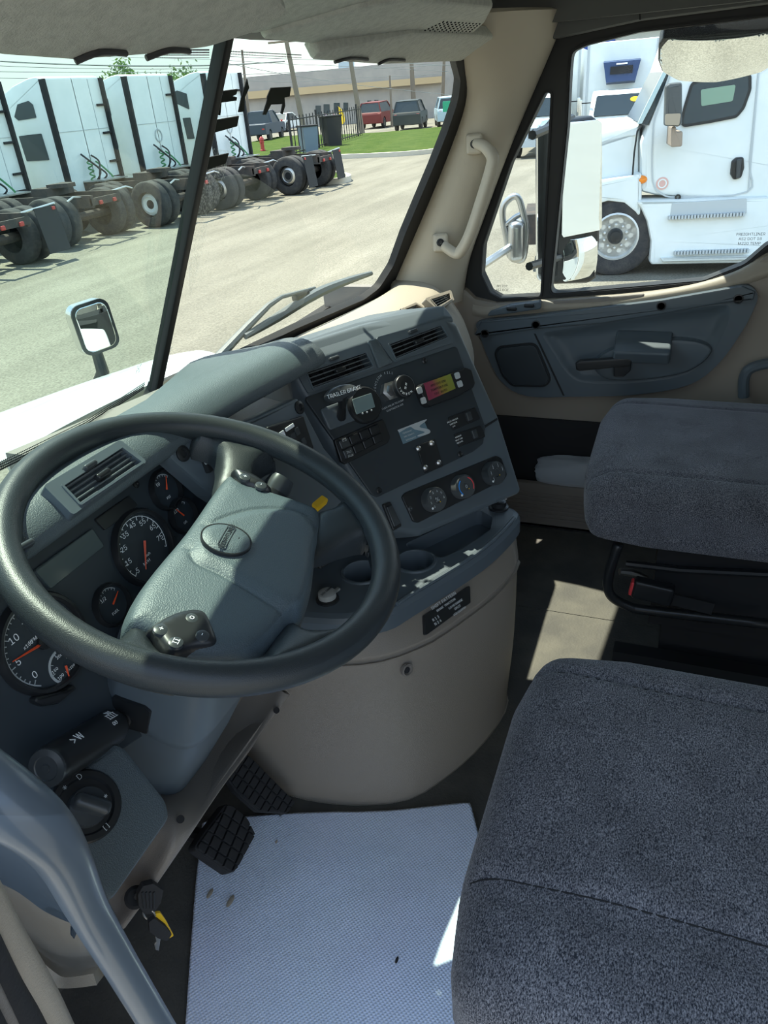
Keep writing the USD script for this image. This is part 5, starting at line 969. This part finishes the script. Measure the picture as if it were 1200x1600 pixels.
    obj('deck_plate', bx(-.46, .46, 1.7, 2.8, .98, 1.01), M['steel'], t_); obj('fuel_tank', cat(*[lathe([(.0001, -.75), (.32, -.75), (.32, .75), (.0001, .75)], 20).apply_transform(trimesh.transformations.rotation_matrix(np.pi/2, (1, 0, 0))).apply_translation((s*.78, 3.6, .6)) for s in (-1, 1)]), M['steel'], t_)
    for y in (0, 1.32):
        obj('axle', tube([(-1.0, y, .5), (1.0, y, .5)], .09, 10), M['rust'], t_)
        for s in (-1, 1):
            for k in (0, 1): obj('tyre', X(s*(1.06-.33*k), y, .5).w(tyre(.28)), M['tyre'], t_, 40)
            Fw = Fr((s*1.08, y, .5), (0, -s, 0), (0, 0, 1)); obj('rim', Fw.w(lathe([(.285, .10), (.27, .105), (.255, .09), (.235, -.03), (.17, -.06), (.16, -.02), (.10, -.02), (.09, .05), (.0001, .06)], 28)), M['rimw'] if kind == 0 else M['steel'], t_, 40)
            obj('hub', Fw.w(lathe([(.10, -.02), (.095, .07), (.06, .10), (.0001, .10)], 16)), M['black'], t_)
    for s in (-1, 1):
        obj('tyre', X(s*1.0, 6.4, .5).w(tyre(.28)), M['tyre'], t_, 40)
        if flaps:
            obj('mud_flap', hull([(s*.72, -.62, .98), (s*1.28, -.62, .98), (s*.72, -.72, .18), (s*1.28, -.72, .18), (s*.72, -.635, .98), (s*1.28, -.635, .98), (s*.72, -.735, .18), (s*1.28, -.735, .18)]), M['rubber'], t_)
            obj('flap_arm', tube([(s*.42, -.6, .95), (s*1.3, -.6, 1.0)], .025, 8), M['steel'], t_); obj('tail_lamp', rbox(.08, .03, .06, .01, (s*1.2, -.645, .93)), M['tail'], t_)
        else: obj('flap_arm', tube([(s*.40, -.45, .92), (s*.85, -.62, .98), (s*1.05, -.62, .92)], .022, 8), M['steel'], t_)
        obj('tail_lamp', rbox(.10, .05, .08, .02, (s*.22, -.76, .80)), M['tail'], t_)
    obj('end_beam', bx(-.46, .46, -.74, -.68, .76, .90), M['rust'], t_)
    return t_
def PFm(x, pts, th=.012): return Fr((x, 0, 0), (0, -1, 0), (0, 0, 1)).w(ext(poly([(-a, b) for a, b in pts], .02), -.01, th))
def duplicate(src, label, loc, rz, group=None, category=None):
    name = src.GetName().split('_0')[0]; was = src.GetCustomData()
    d = thing(name, label, category or was['category'], group or was.get('group'), None, loc, rz); d.GetReferences().AddInternalReference(src.GetPath()); d.SetInstanceable(True); return d
HD = 0.0
tA = tractor('white sleeper tractor with two side windows, second sleeper from the left', (15.3, 11.75, GZ), HD, 0, False)
duplicate(tA, 'white sleeper tractor cut by the left picture edge, in front of the two-window one', (12.6, 12.35, GZ), HD)
tractor('tractor showing only wheels and a black mud flap at the left picture edge', (9.45, 11.9, GZ), HD, 0, True)
tractor('white sleeper tractor with a slim upright side window, left of the centre post', (17.85, 11.45, GZ), HD, 1, False)
tractor('white sleeper tractor crossed by the centre post, chassis ending at the grass island', (20.5, 10.8, GZ), HD, 1, True)

# the near white truck on the right
o = at(957, 431, 'z', GZ); h9 = math.radians(-9.0); RT = Fr(o, (-math.sin(h9), -math.cos(h9), 0), (0, 0, 1))
wt = thing('day_cab_truck', 'white truck close by outside the passenger door window, with aero skirt and alloy front wheel', 'truck')
cabp = poly(RT.px([(1001, 222), (1012, 197), (1045, 112), (1078, 18), (1095, -70), (1560, -120), (1560, 330), (1200, 322), (1025, 306), (1001, 300)]), .06)
obj('cab', RT.w(bev(cabp, -2.15, -.02, .07)), M['truckw'], wt, 30)
hoodp = poly(RT.px([(862, 250), (872, 228), (905, 213), (960, 201), (1003, 193), (1003, 312), (994, 318), (978, 317), (955, 316), (930, 318), (905, 330), (890, 360), (870, 352)]), .04)
obj('hood', RT.w(bev(hoodp, -2.0, -.12, .12)), M['truckw'], wt, 30)
fend = poly(RT.px([(868, 300), (905, 285), (1003, 270), (1003, 312), (1001, 345), (992, 332), (975, 318), (950, 315), (925, 322), (908, 345), (900, 380), (868, 385)]), .03); obj('fender', RT.w(bev(fend, -.5, .02, .05)), M['truckw'], wt, 30)
skirt = poly(RT.px([(990, 312), (1200, 306), (1560, 296), (1560, 402), (1200, 410), (1018, 413), (1014, 408), (1016, 376), (1010, 345), (1001, 325)]), .03); obj('skirt', RT.w(bev(skirt, -.4, .06, .05)), M['truckw'], wt, 30)
obj('step_ledge', RT.w(bev(poly(RT.px([(1030, 400), (1200, 396), (1500, 388), (1500, 394), (1195, 403), (1034, 407)]), .01), .0, .12, .03)), M['truckw'], wt)
obj('step_recess', RT.w(bev(poly(RT.px([(1049, 316), (1165, 309), (1165, 332), (1046, 337)]), .01), .0, .066, .004)), M['greyt'], wt)
for x0, y0, x1, y1 in ((1043, 340, 1164, 334), (1052, 395, 1170, 391)):
    q = RT.px([(x0, y0), (x1, y1)], .07); n_ = 24
    for k in range(n_): c = q[0]+(q[1]-q[0])*(k+.5)/n_; obj('step_tooth', RT.at(c[0], c[1], .07).w(rbox(.028, .05, .1, .008)), M['greyt'], wt)
dj = RT.px(spl([(1046, 118), (1028, 170), (1021, 200), (1019, 260), (1022, 290), (1034, 303), (1060, 308), (1168, 300), (1172, 250), (1185, 120), (1190, 40)], 4)); obj('door_joint', RT.w(ext(LineString(dj).buffer(.009), -.02, -.012)), M['greyt'], wt)
obj('cab_joint', RT.w(ext(LineString(RT.px([(1003, 196), (996, 205), (991, 240), (986, 308)])).buffer(.010), -.02, -.008)), M['black'], wt); obj('cab_joint', RT.w(ext(LineString(RT.px([(1187, 100), (1170, 298)])).buffer(.008), -.02, -.010)), M['greyt'], wt)
win = poly(RT.px([(1066, 195), (1072, 168), (1083, 132), (1100, 126), (1170, 117), (1170, 140), (1160, 168), (1150, 180), (1110, 188)]), .04)
obj('door_window', RT.w(ext(win, -.03, -.008)), M['dglass'], wt); obj('window_seal', RT.w(ext(win.buffer(.03).difference(win), -.03, -.004)), M['black'], wt)
seen = poly(RT.px([(1095, 140), (1150, 132), (1145, 158), (1096, 166)]), .02); obj('far_window', RT.w(ext(seen, -.03, -.006)), mat('seen_through_green', (.20, .30, .22), .3), wt)
wsq = RT.px([(1000, 193), (1012, 172), (1042, 112), (1046, 120), (1022, 175), (1012, 196)]); obj('windscreen', RT.w(ext(poly(wsq), -2.0, -.03)), M['dglass'], wt); obj('windscreen_edge', RT.w(ext(poly(RT.px([(996, 194), (1003, 193), (1016, 168), (1045, 108), (1038, 108), (1008, 168)])), -.05, .0)), mat('pale_teal_trim', (.45, .56, .56), .3), wt)
mr_ = sub(wt, 'mirror'); mpx = RT.px([(1040, 134), (1046, 130), (1066, 128), (1066, 194), (1060, 198), (1038, 197)], .5); obj('housing', RT.w(bev(poly(mpx, .03), .40, .52, .04)), mat('mirror_grey', (.06, .065, .065), .4), mr_)
obj('lower_glass', RT.w(ext(poly(RT.px([(1039, 178), (1064, 177), (1061, 196), (1039, 195)], .52), .02), .52, .53)), mat('mirror_reflection_tan', (.33, .27, .2), .5), mr_)  # tan reflection painted onto the lower mirror glass
obj('arm', cat(RT.w(bev(poly(RT.px([(1050, 198), (1057, 198), (1056, 206), (1067, 205), (1066, 229), (1048, 230)], .45), .02), .02, .46, .02))), mat('mirror_arm', (.28, .22, .17), .5), mr_)
obj('door_handle', RT.w(bev(poly(RT.px([(1143, 252), (1150, 246), (1162, 245), (1163, 262), (1158, 278), (1146, 281), (1141, 272)]), .03), -.02, .02, .02)), M['black'], wt); obj('handle_bar', RT.w(bev(poly(RT.px([(1150, 249), (1158, 248), (1155, 277), (1149, 278)]), .01), .02, .05, .01)), M['btn'], wt)
a, b = RT.px([(1002, 281)])[0]; obj('marker_lamp', RT.at(a, b, -.02).w(pillow(affinity.scale(disc(1, n=20), .075, .05), 0, lambda x, y, d: .05*(1-np.exp(-d/.03)), .015, (.005, .015))), mat('amber_lens', (.85, .25, .02), .25), wt, 50)
a, b = RT.px([(1035, 287)])[0]; obj('round_emblem', RT.at(a, b, -.0195).w(ext(disc(.075), 0, .006)), mat('faded_red', (.62, .38, .34), .5), wt); obj('emblem_ring', RT.at(a, b, -.0135).w(ext(disc(.055).difference(disc(.04)), 0, .003)), M['truckw'], wt)
a, b = RT.px([(1059, 308)])[0]; obj('lock', RT.at(a, b, -.01).w(ext(disc(.035).difference(disc(.018)), 0, .03)), M['black'], wt)
FW2 = Fr(RT.pt(0, .5, -.16), RT.h, RT.v); obj('tyre', FW2.w(tyre(.3, .51)), M['tyre'], wt, 40)
holes = [disc(.030, (.195*math.cos(k), .195*math.sin(k)), 12) for k in np.linspace(0, 2*np.pi, 11)[:-1]]; lugs = np.linspace(0, 2*np.pi, 11)[:-1]+.31
face = disc(.29, n=40)
for hh in holes: face = face.difference(hh)
alloy = mat('alloy_wheel', (.62, .63, .62), .35, metal=.6)
obj('rim', FW2.w(cat(ext(face, .06, .085), lathe([(.285, .08), (.30, .15), (.275, .16), (.265, .085)], 40))), alloy, wt, 40); obj('rim_back', FW2.w(ext(disc(.28), .0, .02)), M['blackm'], wt)
obj('hub_cap', FW2.w(lathe([(.10, .085), (.095, .15), (.07, .19), (.0001, .195)], 24)), M['black'], wt, 40)
for k in lugs: obj('lug_nut', FW2.at(.145*math.cos(k), .145*math.sin(k), .085).w(lathe([(.017, 0), (.015, .04), (.0001, .045)], 8)), alloy, wt)
obj('under_frame', RT.w(bx(-1.2, 6, .35, .75, -1.6, -.5)), M['rust'], wt); obj('front_axle', tube([FW2.O, FW2.pt(0, 0, -1.9)], .07, 8), M['rust'], wt); obj('tyre', Fr(RT.pt(0, .5, -1.95), RT.h, RT.v).w(tyre(.3, .51)), M['tyre'], wt, 40)

# box trucks nose-on behind it
def box_truck(label, px_, dist, yaw_off, boxlift=0):
    p = hd(px_, 150, dist, GZ); az = math.degrees(math.atan2(CAM[0]-p[0], CAM[1]-p[1])) + yaw_off
    t_ = thing('box_truck', label, 'truck', None, None, p, -az); UsdGeom.Xformable(t_).AddScaleOp().Set(Gf.Vec3f(.85, .85, .85))
    obj('cab', hull([(x*s, y, z) for s in (-1, 1) for x, y, z in ((1.05, -1.6, .75), (1.05, .05, .75), (1.05, 0, 1.4), (.98, -.5, 2.1), (.95, -.65, 2.22), (.95, -1.6, 2.25), (1.05, -1.6, 1.5))]), M['truckw'], t_, 25)
    obj('hood', hull([(x*s, y, z) for s in (-1, 1) for x, y, z in ((1.0, .0, .6), (1.0, .0, 1.38), (.8, 1.3, 1.1), (.95, 1.35, .95), (.95, 1.35, .55))]), M['truckw'], t_, 25)
    WFp = Fr((0, -.24, 1.74), (-1, 0, 0), (0, -.5, .7)); obj('windscreen', WFp.w(ext(poly([(-.88, -.38), (.88, -.38), (.80, .40), (-.80, .40)], .06), .0, .06)), M['dglass'], t_)
    obj('sticker', WFp.at(.55, .18, .06).w(ext(affinity.scale(disc(1, n=16), .17, .10), 0, .01)), M['yel'], t_)
    GF = Fr((0, 1.36, .9), (-1, 0, 0), (0, 0, 1)); obj('grille', GF.w(bev(rect(1.0, .42, .05), 0, .03, .01)), M['greyt'], t_)
    for k in range(6): obj('grille_slot', GF.at(-.4+.16*k, 0, .03).w(ext(rect(.07, .34, .02), 0, .01)), M['black'], t_)
    for s in (-1, 1): obj('headlamp', GF.at(s*.72, .0, -.01).w(bev(rect(.26, .22, .05), 0, .05, .02)), M['chrome'], t_); obj('mirror', rbox(.12, .1, .55, .03, (s*1.38, -.3, 1.75)), M['chrome'], t_); obj('mirror_arm', tube([(s*1.0, -.25, 1.9), (s*1.38, -.3, 1.9)], .02, 6), M['black'], t_); obj('tyre', Fr((s*.95, .55, .48), (0, 1, 0), (0, 0, 1)).w(tyre(.26, .48)), M['tyre'], t_, 40)
    obj('bumper', bx(-1.1, 1.1, 1.3, 1.5, .42, .68), M['greyt'], t_); obj('cargo_box', rbox(2.55, 6.0, 2.75, .05, (0, -4.9, 2.45)), M['truckw'], t_)
    for s in (-1, 1): obj('corner_post', bx(s*1.285, s*1.19, -1.93, -1.88, 1.1, 3.8), M['greyt'], t_)
    rf = sub(t_, 'cooling_unit', 'dark blue cooling unit'); obj('case', hull([(x*s, y, z) for s in (-1, 1) for x, y, z in ((.52, -1.9, 2.42), (.52, -1.4, 2.5), (.66, -1.35, 3.15), (.66, -1.9, 3.2))]), mat('unit_blue', (.02, .045, .12), .4), rf); obj('grille', bx(-.4, .4, -1.38, -1.33, 2.75, 3.0), M['blackm'], rf); obj('mark', bx(-.2, .2, -1.36, -1.32, 3.05, 3.1), M['white'], rf)
    return t_
box_truck('white box truck with blue cooling unit, seen nose-on above the near truck bonnet', 968, 27, 0)
box_truck('white box truck mostly behind the window divider bar, seen nose-on', 850, 30, 6)
bb = thing('warehouse', 'long pale building behind the box trucks with a blue sign', 'building')
b0, b1 = hd(800, 150, 62, GZ), hd(1300, 150, 60, GZ); BW = Fr(b0, b1-b0, (0, 0, 1)); Lb = np.linalg.norm((b1-b0)[:2])
obj('wall', BW.w(bx(-3, Lb+5, 0, 5.1, -12, 0)), mat('pale_cladding', (.40, .40, .37), .8, var=(.5, (.45, .44, .40))), bb); obj('eaves', BW.w(bx(-3.2, Lb+5.2, 4.75, 5.2, -12, .3)), M['greyt'], bb)
s0 = BW.px([(908, 78), (960, 78), (962, 54), (905, 60)]); obj('sign', BW.w(bev(poly(s0), -.1, .25, .03)), mat('sign_blue', (.03, .07, .28), .4), bb); obj('sign_stripe', BW.w(ext(poly(BW.px([(912, 72), (957, 71), (957, 66), (912, 67)])), .25, .28)), M['white'], bb)
for k in range(5): obj('red_panel', BW.w(ext(poly(BW.px([(1058+14*k, 52), (1068+14*k, 51), (1068+14*k, 44), (1058+14*k, 45)])), .0, .05)), M['redm'], bb)

# ------------------------------------------------------------------ far street
bl = thing('factory', 'long grey brick factory with tan fascia beyond the fence', 'building')
b0, b1 = hd(372, 160, 84, GZ), hd(760, 160, 76, GZ); BF2 = Fr(b0, b1-b0, (0, 0, 1)); Lb = np.linalg.norm((b1-b0)[:2])
brickm = mat('grey_brick_far', (.27, .25, .235), .9, var=(.8, (.31, .285, .26))); tanf = mat('tan_fascia', (.42, .31, .18), .8); roofm = mat('blue_grey_roof', (.30, .35, .38), .6)
def bpx(pts, z0, z1, m_, nm): obj(nm, BF2.w(ext(poly(BF2.px(pts, z1)), z0, z1)), m_, bl)
obj('wall', BF2.w(bx(-2, Lb+12, 0, 4.6, -15, 0)), brickm, bl)
bpx([(376, 156), (690, 129), (690, 119), (376, 144)], -15, .4, tanf, 'fascia'); bpx([(470, 137), (650, 121), (650, 114), (470, 129)], -22, -8, tanf, 'upper_fascia')
bpx([(560, 124), (600, 106), (641, 97), (680, 108), (716, 124), (716, 140), (560, 140)], -30, -14, roofm, 'roof_gable'); bpx([(478, 132), (520, 113), (545, 109), (590, 122), (590, 140), (478, 140)], -34, -20, roofm, 'roof_gable')
bpx([(529, 112), (545, 111), (545, 96), (529, 97)], -24, -22, roofm, 'roof_tank'); bpx([(438, 140), (452, 139), (452, 129), (438, 130)], -12, -10, roofm, 'roof_tank')
for x, y, w_, h_ in ((497, 172, 8, 14), (510, 170, 9, 14), (526, 168, 9, 14), (540, 167, 7, 13), (400, 182, 6, 8), (414, 181, 6, 8), (428, 179, 6, 8), (577, 160, 6, 6), (588, 159, 6, 6), (640, 166, 20, 10)):
    bpx([(x-w_/2, y+h_/2), (x+w_/2, y+h_/2), (x+w_/2, y-h_/2), (x-w_/2, y-h_/2)], -.1, .06, M['dglass'], 'window')
def pole(label, base, top, dist, r, arms=0):
    b, t_ = hd(*base, dist, GZ), hd(*top, dist); u_ = thing('utility_pole', label, 'utility pole'); obj('post', tube([b, t_], [r*1.2, r*.8], 8), mat('pole_wood', (.16, .13, .10), .9), u_)
    for k in range(arms): q = b + (t_-b)*(.93-.07*k); e_ = rt*A(1, 1, 0); obj('crossarm', tube([q-e_*1.1, q+e_*1.1], .06, 6), mat('pole_wood', (.16, .13, .10), .9), u_)
pole('brown utility pole at the fence corner, nearest the pointed vinyl scrap', (476, 200), (445, 52), 52, .16, 1); pole('brown utility pole left of the dark sports utility vehicle', (566, 205), (546, 84), 56, .17, 1)
pole('short tan utility pole above the dark sports utility vehicle', (647, 178), (643, 98), 66, .2); pole('thin grey utility pole above the shaped vinyl scrap', (386, 170), (378, 78), 70, .11); pole('utility pole next to the green street sign', (690, 190), (694, 92), 66, .14); pole('slim pale lamp pole right of the yellow flag', (612, 190), (609, 118), 64, .09)
def wire(label, pts, dist, r=.022): single('power_line', tube([hd(x, y, dist) for x, y in pts], r*.7, 5, 5), M['wire'], label, 'cable', 'overhead cables')
for i, (a_, pts, r_) in enumerate((('thick bundled cable, the upper of the two heavy lines over the left trucks', [(-60, 92), (60, 99), (200, 103), (340, 102), (445, 96)], .045), ('cable running just below the bundled one over the left trucks', [(-60, 100), (80, 106), (240, 108), (345, 106)], .022), ('middle thin cable over the left trucks', [(-60, 111), (100, 113), (345, 113)], .022), ('lowest thin cable over the roofs of the left trucks', [(-60, 121), (120, 124), (345, 128)], .022), ('topmost thin cable in the left windscreen half', [(-60, 80), (150, 88), (345, 93)], .018),
    ('cable dropping from beside the centre post to the factory roof', [(350, 98), (450, 117), (560, 133), (700, 148)], .022), ('cable rising from the centre post towards the pillar', [(350, 118), (480, 112), (640, 104), (740, 100)], .022), ('top cable in the right windscreen half', [(350, 88), (446, 92), (546, 95), (740, 104)], .026), ('second cable from the top in the right windscreen half', [(350, 94), (447, 100), (548, 104), (740, 114)], .022), ('long low cable crossing the two brown poles', [(350, 125), (455, 128), (553, 122), (645, 118), (740, 112)], .022))): wire(a_, pts, 50+2*i, r_)
# fence with bins
fc = thing('fence', 'black steel picket fence on the edge of the grass', 'fence'); f0, f1 = at(458, 244, 'z', GZ+.16), at(566, 211, 'z', GZ+.16); n_ = 26
for k in range(n_+1): p = f0+(f1-f0)*k/n_; big = k % 8 == 0; obj('post' if big else 'picket', bx(-.04 if big else -.016, .04 if big else .016, -.04 if big else -.016, .04 if big else .016, -.14, 1.72 if big else 1.6).apply_translation(p), M['blackm'], fc)
for z in (.12, 1.45): obj('rail', tube([f0+A(0, 0, z), f1+A(0, 0, z)], .03, 6), M['blackm'], fc)
def wbin(label, px_, py_, w_, h_, m_):
    p = at(px_, py_, 'z', GZ+.14); b_ = thing('waste_bin', label, 'bin', None, None, p, -40); obj('body', hull([(x*s, y, z) for s in (-1, 1) for x, y, z in ((w_*.42, -w_*.42, 0), (w_*.42, w_*.42, 0), (w_*.5, -w_*.5, h_), (w_*.5, w_*.5, h_))]), m_, b_); obj('lid', rbox(w_*1.1, w_*1.1, .07, .02, (0, 0, h_+.03)), M['blackm'], b_)
wbin('blue-grey waste bin behind the black fence', 484, 238, .75, 1.1, mat('bin_blue', (.10, .14, .19), .5)); wbin('tall black waste container at the middle of the fence', 520, 228, .85, 1.35, M['blackm'])
fh = thing('fire_hydrant', 'small red fire hydrant on the grass', 'hydrant', None, None, at(411, 236, 'z', GZ+.15)); obj('barrel', lathe([(.14, 0), (.14, .06), (.10, .08), (.10, .5), (.13, .52), (.12, .6), (.05, .68), (.0001, .70)], 14), M['tail'], fh); obj('outlet', tube([(-.18, 0, .42), (.18, 0, .42)], .05, 8), M['tail'], fh)
def flag(label, px_, py0, py1, col, m_):
    p, t_ = hd(px_, py0, 58, GZ), hd(px_, py1, 58); f_ = thing('feather_flag', label, 'flag'); obj('pole', tube([p, t_], .03, 6), M['greyt'], f_); e_ = rt*A(1, 1, 0); hgt = t_[2]-p[2]; FL = Fr(t_, e_, (0, 0, 1)); obj('cloth', FL.w(ext(poly(spl([(0, .0), (.22, -.1), (.40, -.5*hgt*.5), (.42, -.55*hgt), (.05, -.62*hgt), (-.05, -.3*hgt)], 4, True)), -.01, .01)), m_, f_)
flag('yellow feather flag above the fence', 527, 200, 167, 0, mat('flag_yellow', (.85, .55, .02), .6)); flag('small pink feather flag left of the yellow one', 519, 200, 178, 0, mat('flag_pink', (.75, .25, .30), .6)); flag('pale lilac feather flag farthest left of the yellow one', 506, 200, 178, 0, mat('flag_lilac', (.6, .42, .55), .6))
gs = thing('street_sign', 'green street sign beside the right windscreen edge', 'sign'); p = hd(703, 166, 50); obj('panel', Fr(p, rt*A(1, 1, 0), (0, 0, 1)).w(bev(rect(.85, .55, .04), 0, .03, .01)), mat('sign_green', (.02, .28, .16), .5), gs); obj('pole', tube([A(p[0], p[1], GZ), p], .04, 6), M['greyt'], gs)
def vehicle(name, label, px_, py_, rz, col, kind, cat_='car'):
    p = at(px_, py_, 'z', GZ); v_ = thing(name, label, cat_, None, None, p, rz)
    side = {'suv': [(-2.35, .35), (-2.4, .95), (-2.3, 1.12), (2.0, 1.12), (2.35, .95), (2.4, .4)], 'pickup': [(-2.8, .5), (-2.85, 1.15), (1.1, 1.15), (2.5, 1.1), (2.75, .95), (2.8, .5)], 'sedan': [(-2.2, .3), (-2.25, .85), (-1.6, .92), (1.1, .9), (2.1, .75), (2.25, .35)]}[kind]
    cabz = {'suv': [(-2.25, 1.1), (-2.0, 1.72), (.4, 1.78), (1.15, 1.1)], 'pickup': [(-.9, 1.1), (-.75, 1.82), (.7, 1.85), (1.4, 1.1)], 'sedan': [(-1.7, .88), (-1.0, 1.38), (.3, 1.4), (1.1, .88)]}[kind]
    SF = Fr((0, -.93, 0), (1, 0, 0), (0, 0, 1)); bod = poly(side, .08)
    for x in (1.45, -1.45): bod = bod.difference(disc(.44, (x*(1.15 if kind == 'pickup' else 1), .36)))
    obj('body', cat(SF.w(ext(bod, -1.86, 0))), col, v_, 30); obj('greenhouse', hull([(x, y*s, z) for s in (-1, 1) for (x, z), y in zip(cabz, (.88, .68, .68, .88))]), M['dglass'], v_, 20)
    obj('roof', hull([(x, y*s, z+dz) for s in (-1, 1) for (x, z), y in zip(cabz[1:3], (.70, .70)) for dz in (0, .05)]), col, v_, 20)
    for t0, t1 in ((0, 1), (3, 2)): 
        for s in (-1, 1): obj('pillar', tube([(cabz[t0][0], s*.89, cabz[t0][1]), (cabz[t1][0], s*.70, cabz[t1][1])], .05, 6), col, v_)
    for x in (1.45, -1.45):
        for s in (-1, 1): obj('tyre', Fr((x*(1.15 if kind == 'pickup' else 1), s*.82, .36), (0, 0, 1), (1, 0, 0)).w(tyre(.22, .36)), M['tyre'], v_, 40); obj('rim', Fr((x*(1.15 if kind == 'pickup' else 1), s*.93, .36), (s*1.0, 0, 0), (0, 0, 1)).w(lathe([(.2, 0), (.19, .02), (.0001, .02)], 16)), M['steel'], v_)
    e_ = side[0][0]
    for s in (-1, 1): obj('tail_lamp', rbox(.06, .2, .22, .02, (e_-.0, s*.75, .9)), M['tail'], v_); obj('headlamp', rbox(.08, .3, .14, .02, (side[-1][0]-.03, s*.65, .75)), M['rimw'], v_)
vehicle('utility_vehicle', 'dark grey sports utility vehicle on the street', 643, 202, 12, mat('car_dark_grey', (.028, .034, .034), .5, spec=.3), 'suv'); vehicle('pickup_truck', 'dark blue-grey pickup truck left of the fence', 414, 221, 14, mat('car_slate', (.045, .058, .078), .5, spec=.3), 'pickup'); vehicle('car', 'dark red car between fence and sports utility vehicle', 592, 199, 5, mat('car_red', (.13, .018, .018), .5, spec=.3), 'suv'); vehicle('car', 'pale blue car partly behind the right windscreen edge', 702, 196, 20, mat('car_pale', (.35, .45, .50), .5, spec=.3), 'suv'); vehicle('car', 'white car behind the fence', 447, 205, 2, mat('car_white', (.65, .67, .66), .5, spec=.3), 'sedan')
# trees
def leafy(label, px_, base_y, top_y, dist, rad, seed):
    b, t_ = hd(px_, base_y, dist, GZ), hd(px_, top_y, dist); tr = thing('tree', label, 'tree'); c = t_ - A(0, 0, rad*.9); R_ = np.random.default_rng(seed)
    obj('trunk', tube([b, .5*(b+c)+A(.1, 0, 0), c], [.2, .15, .06], 8), mat('bark', (.10, .08, .06), .9), tr)
    cl = c + R_.normal(size=(26, 3))*rad*A(.5, .5, .42); P = []; 
    ctr = cl[R_.integers(0, 26, 2600)] + R_.normal(size=(2600, 3))*rad*.17
    q = R_.normal(size=(2600, 2, 3)); q /= np.linalg.norm(q, axis=2)[..., None]; q *= .15
    V = np.stack([ctr-q[:, 0], ctr+q[:, 1]*.6, ctr+q[:, 0], ctr-q[:, 1]*.6], 1).reshape(-1, 3); i = np.arange(2600)*4
    leafm = usdkit.material(stage, '/World/Looks/leaf', {"d": ("principled_bsdf", {"base_color": (.07, .14, .045), "roughness": .6}), "t": ("translucent_bsdf", {"color": (.12, .22, .05)}), "m": ("mix_closure", {"fac": .3})}, [("d.BSDF", "m.closure1"), ("t.BSDF", "m.closure2")], surface="m.closure")
    obj('foliage', trimesh.Trimesh(V, np.vstack([np.c_[i, i+1, i+2], np.c_[i, i+2, i+3]]), process=False), leafm, tr, False, kind='stuff')
    for k in range(6): e_ = cl[k]; obj('branch', tube([c-A(0, 0, rad*.6), .5*(c+e_), e_], [.05, .03, .01], 5), mat('bark', (.10, .08, .06), .9), tr)
leafy('smaller sparse green tree behind the parked tractors', 199, 150, 101, 60, 1.7, 3); leafy('larger round green tree behind the parked tractors', 268, 150, 95, 66, 2.7, 5)
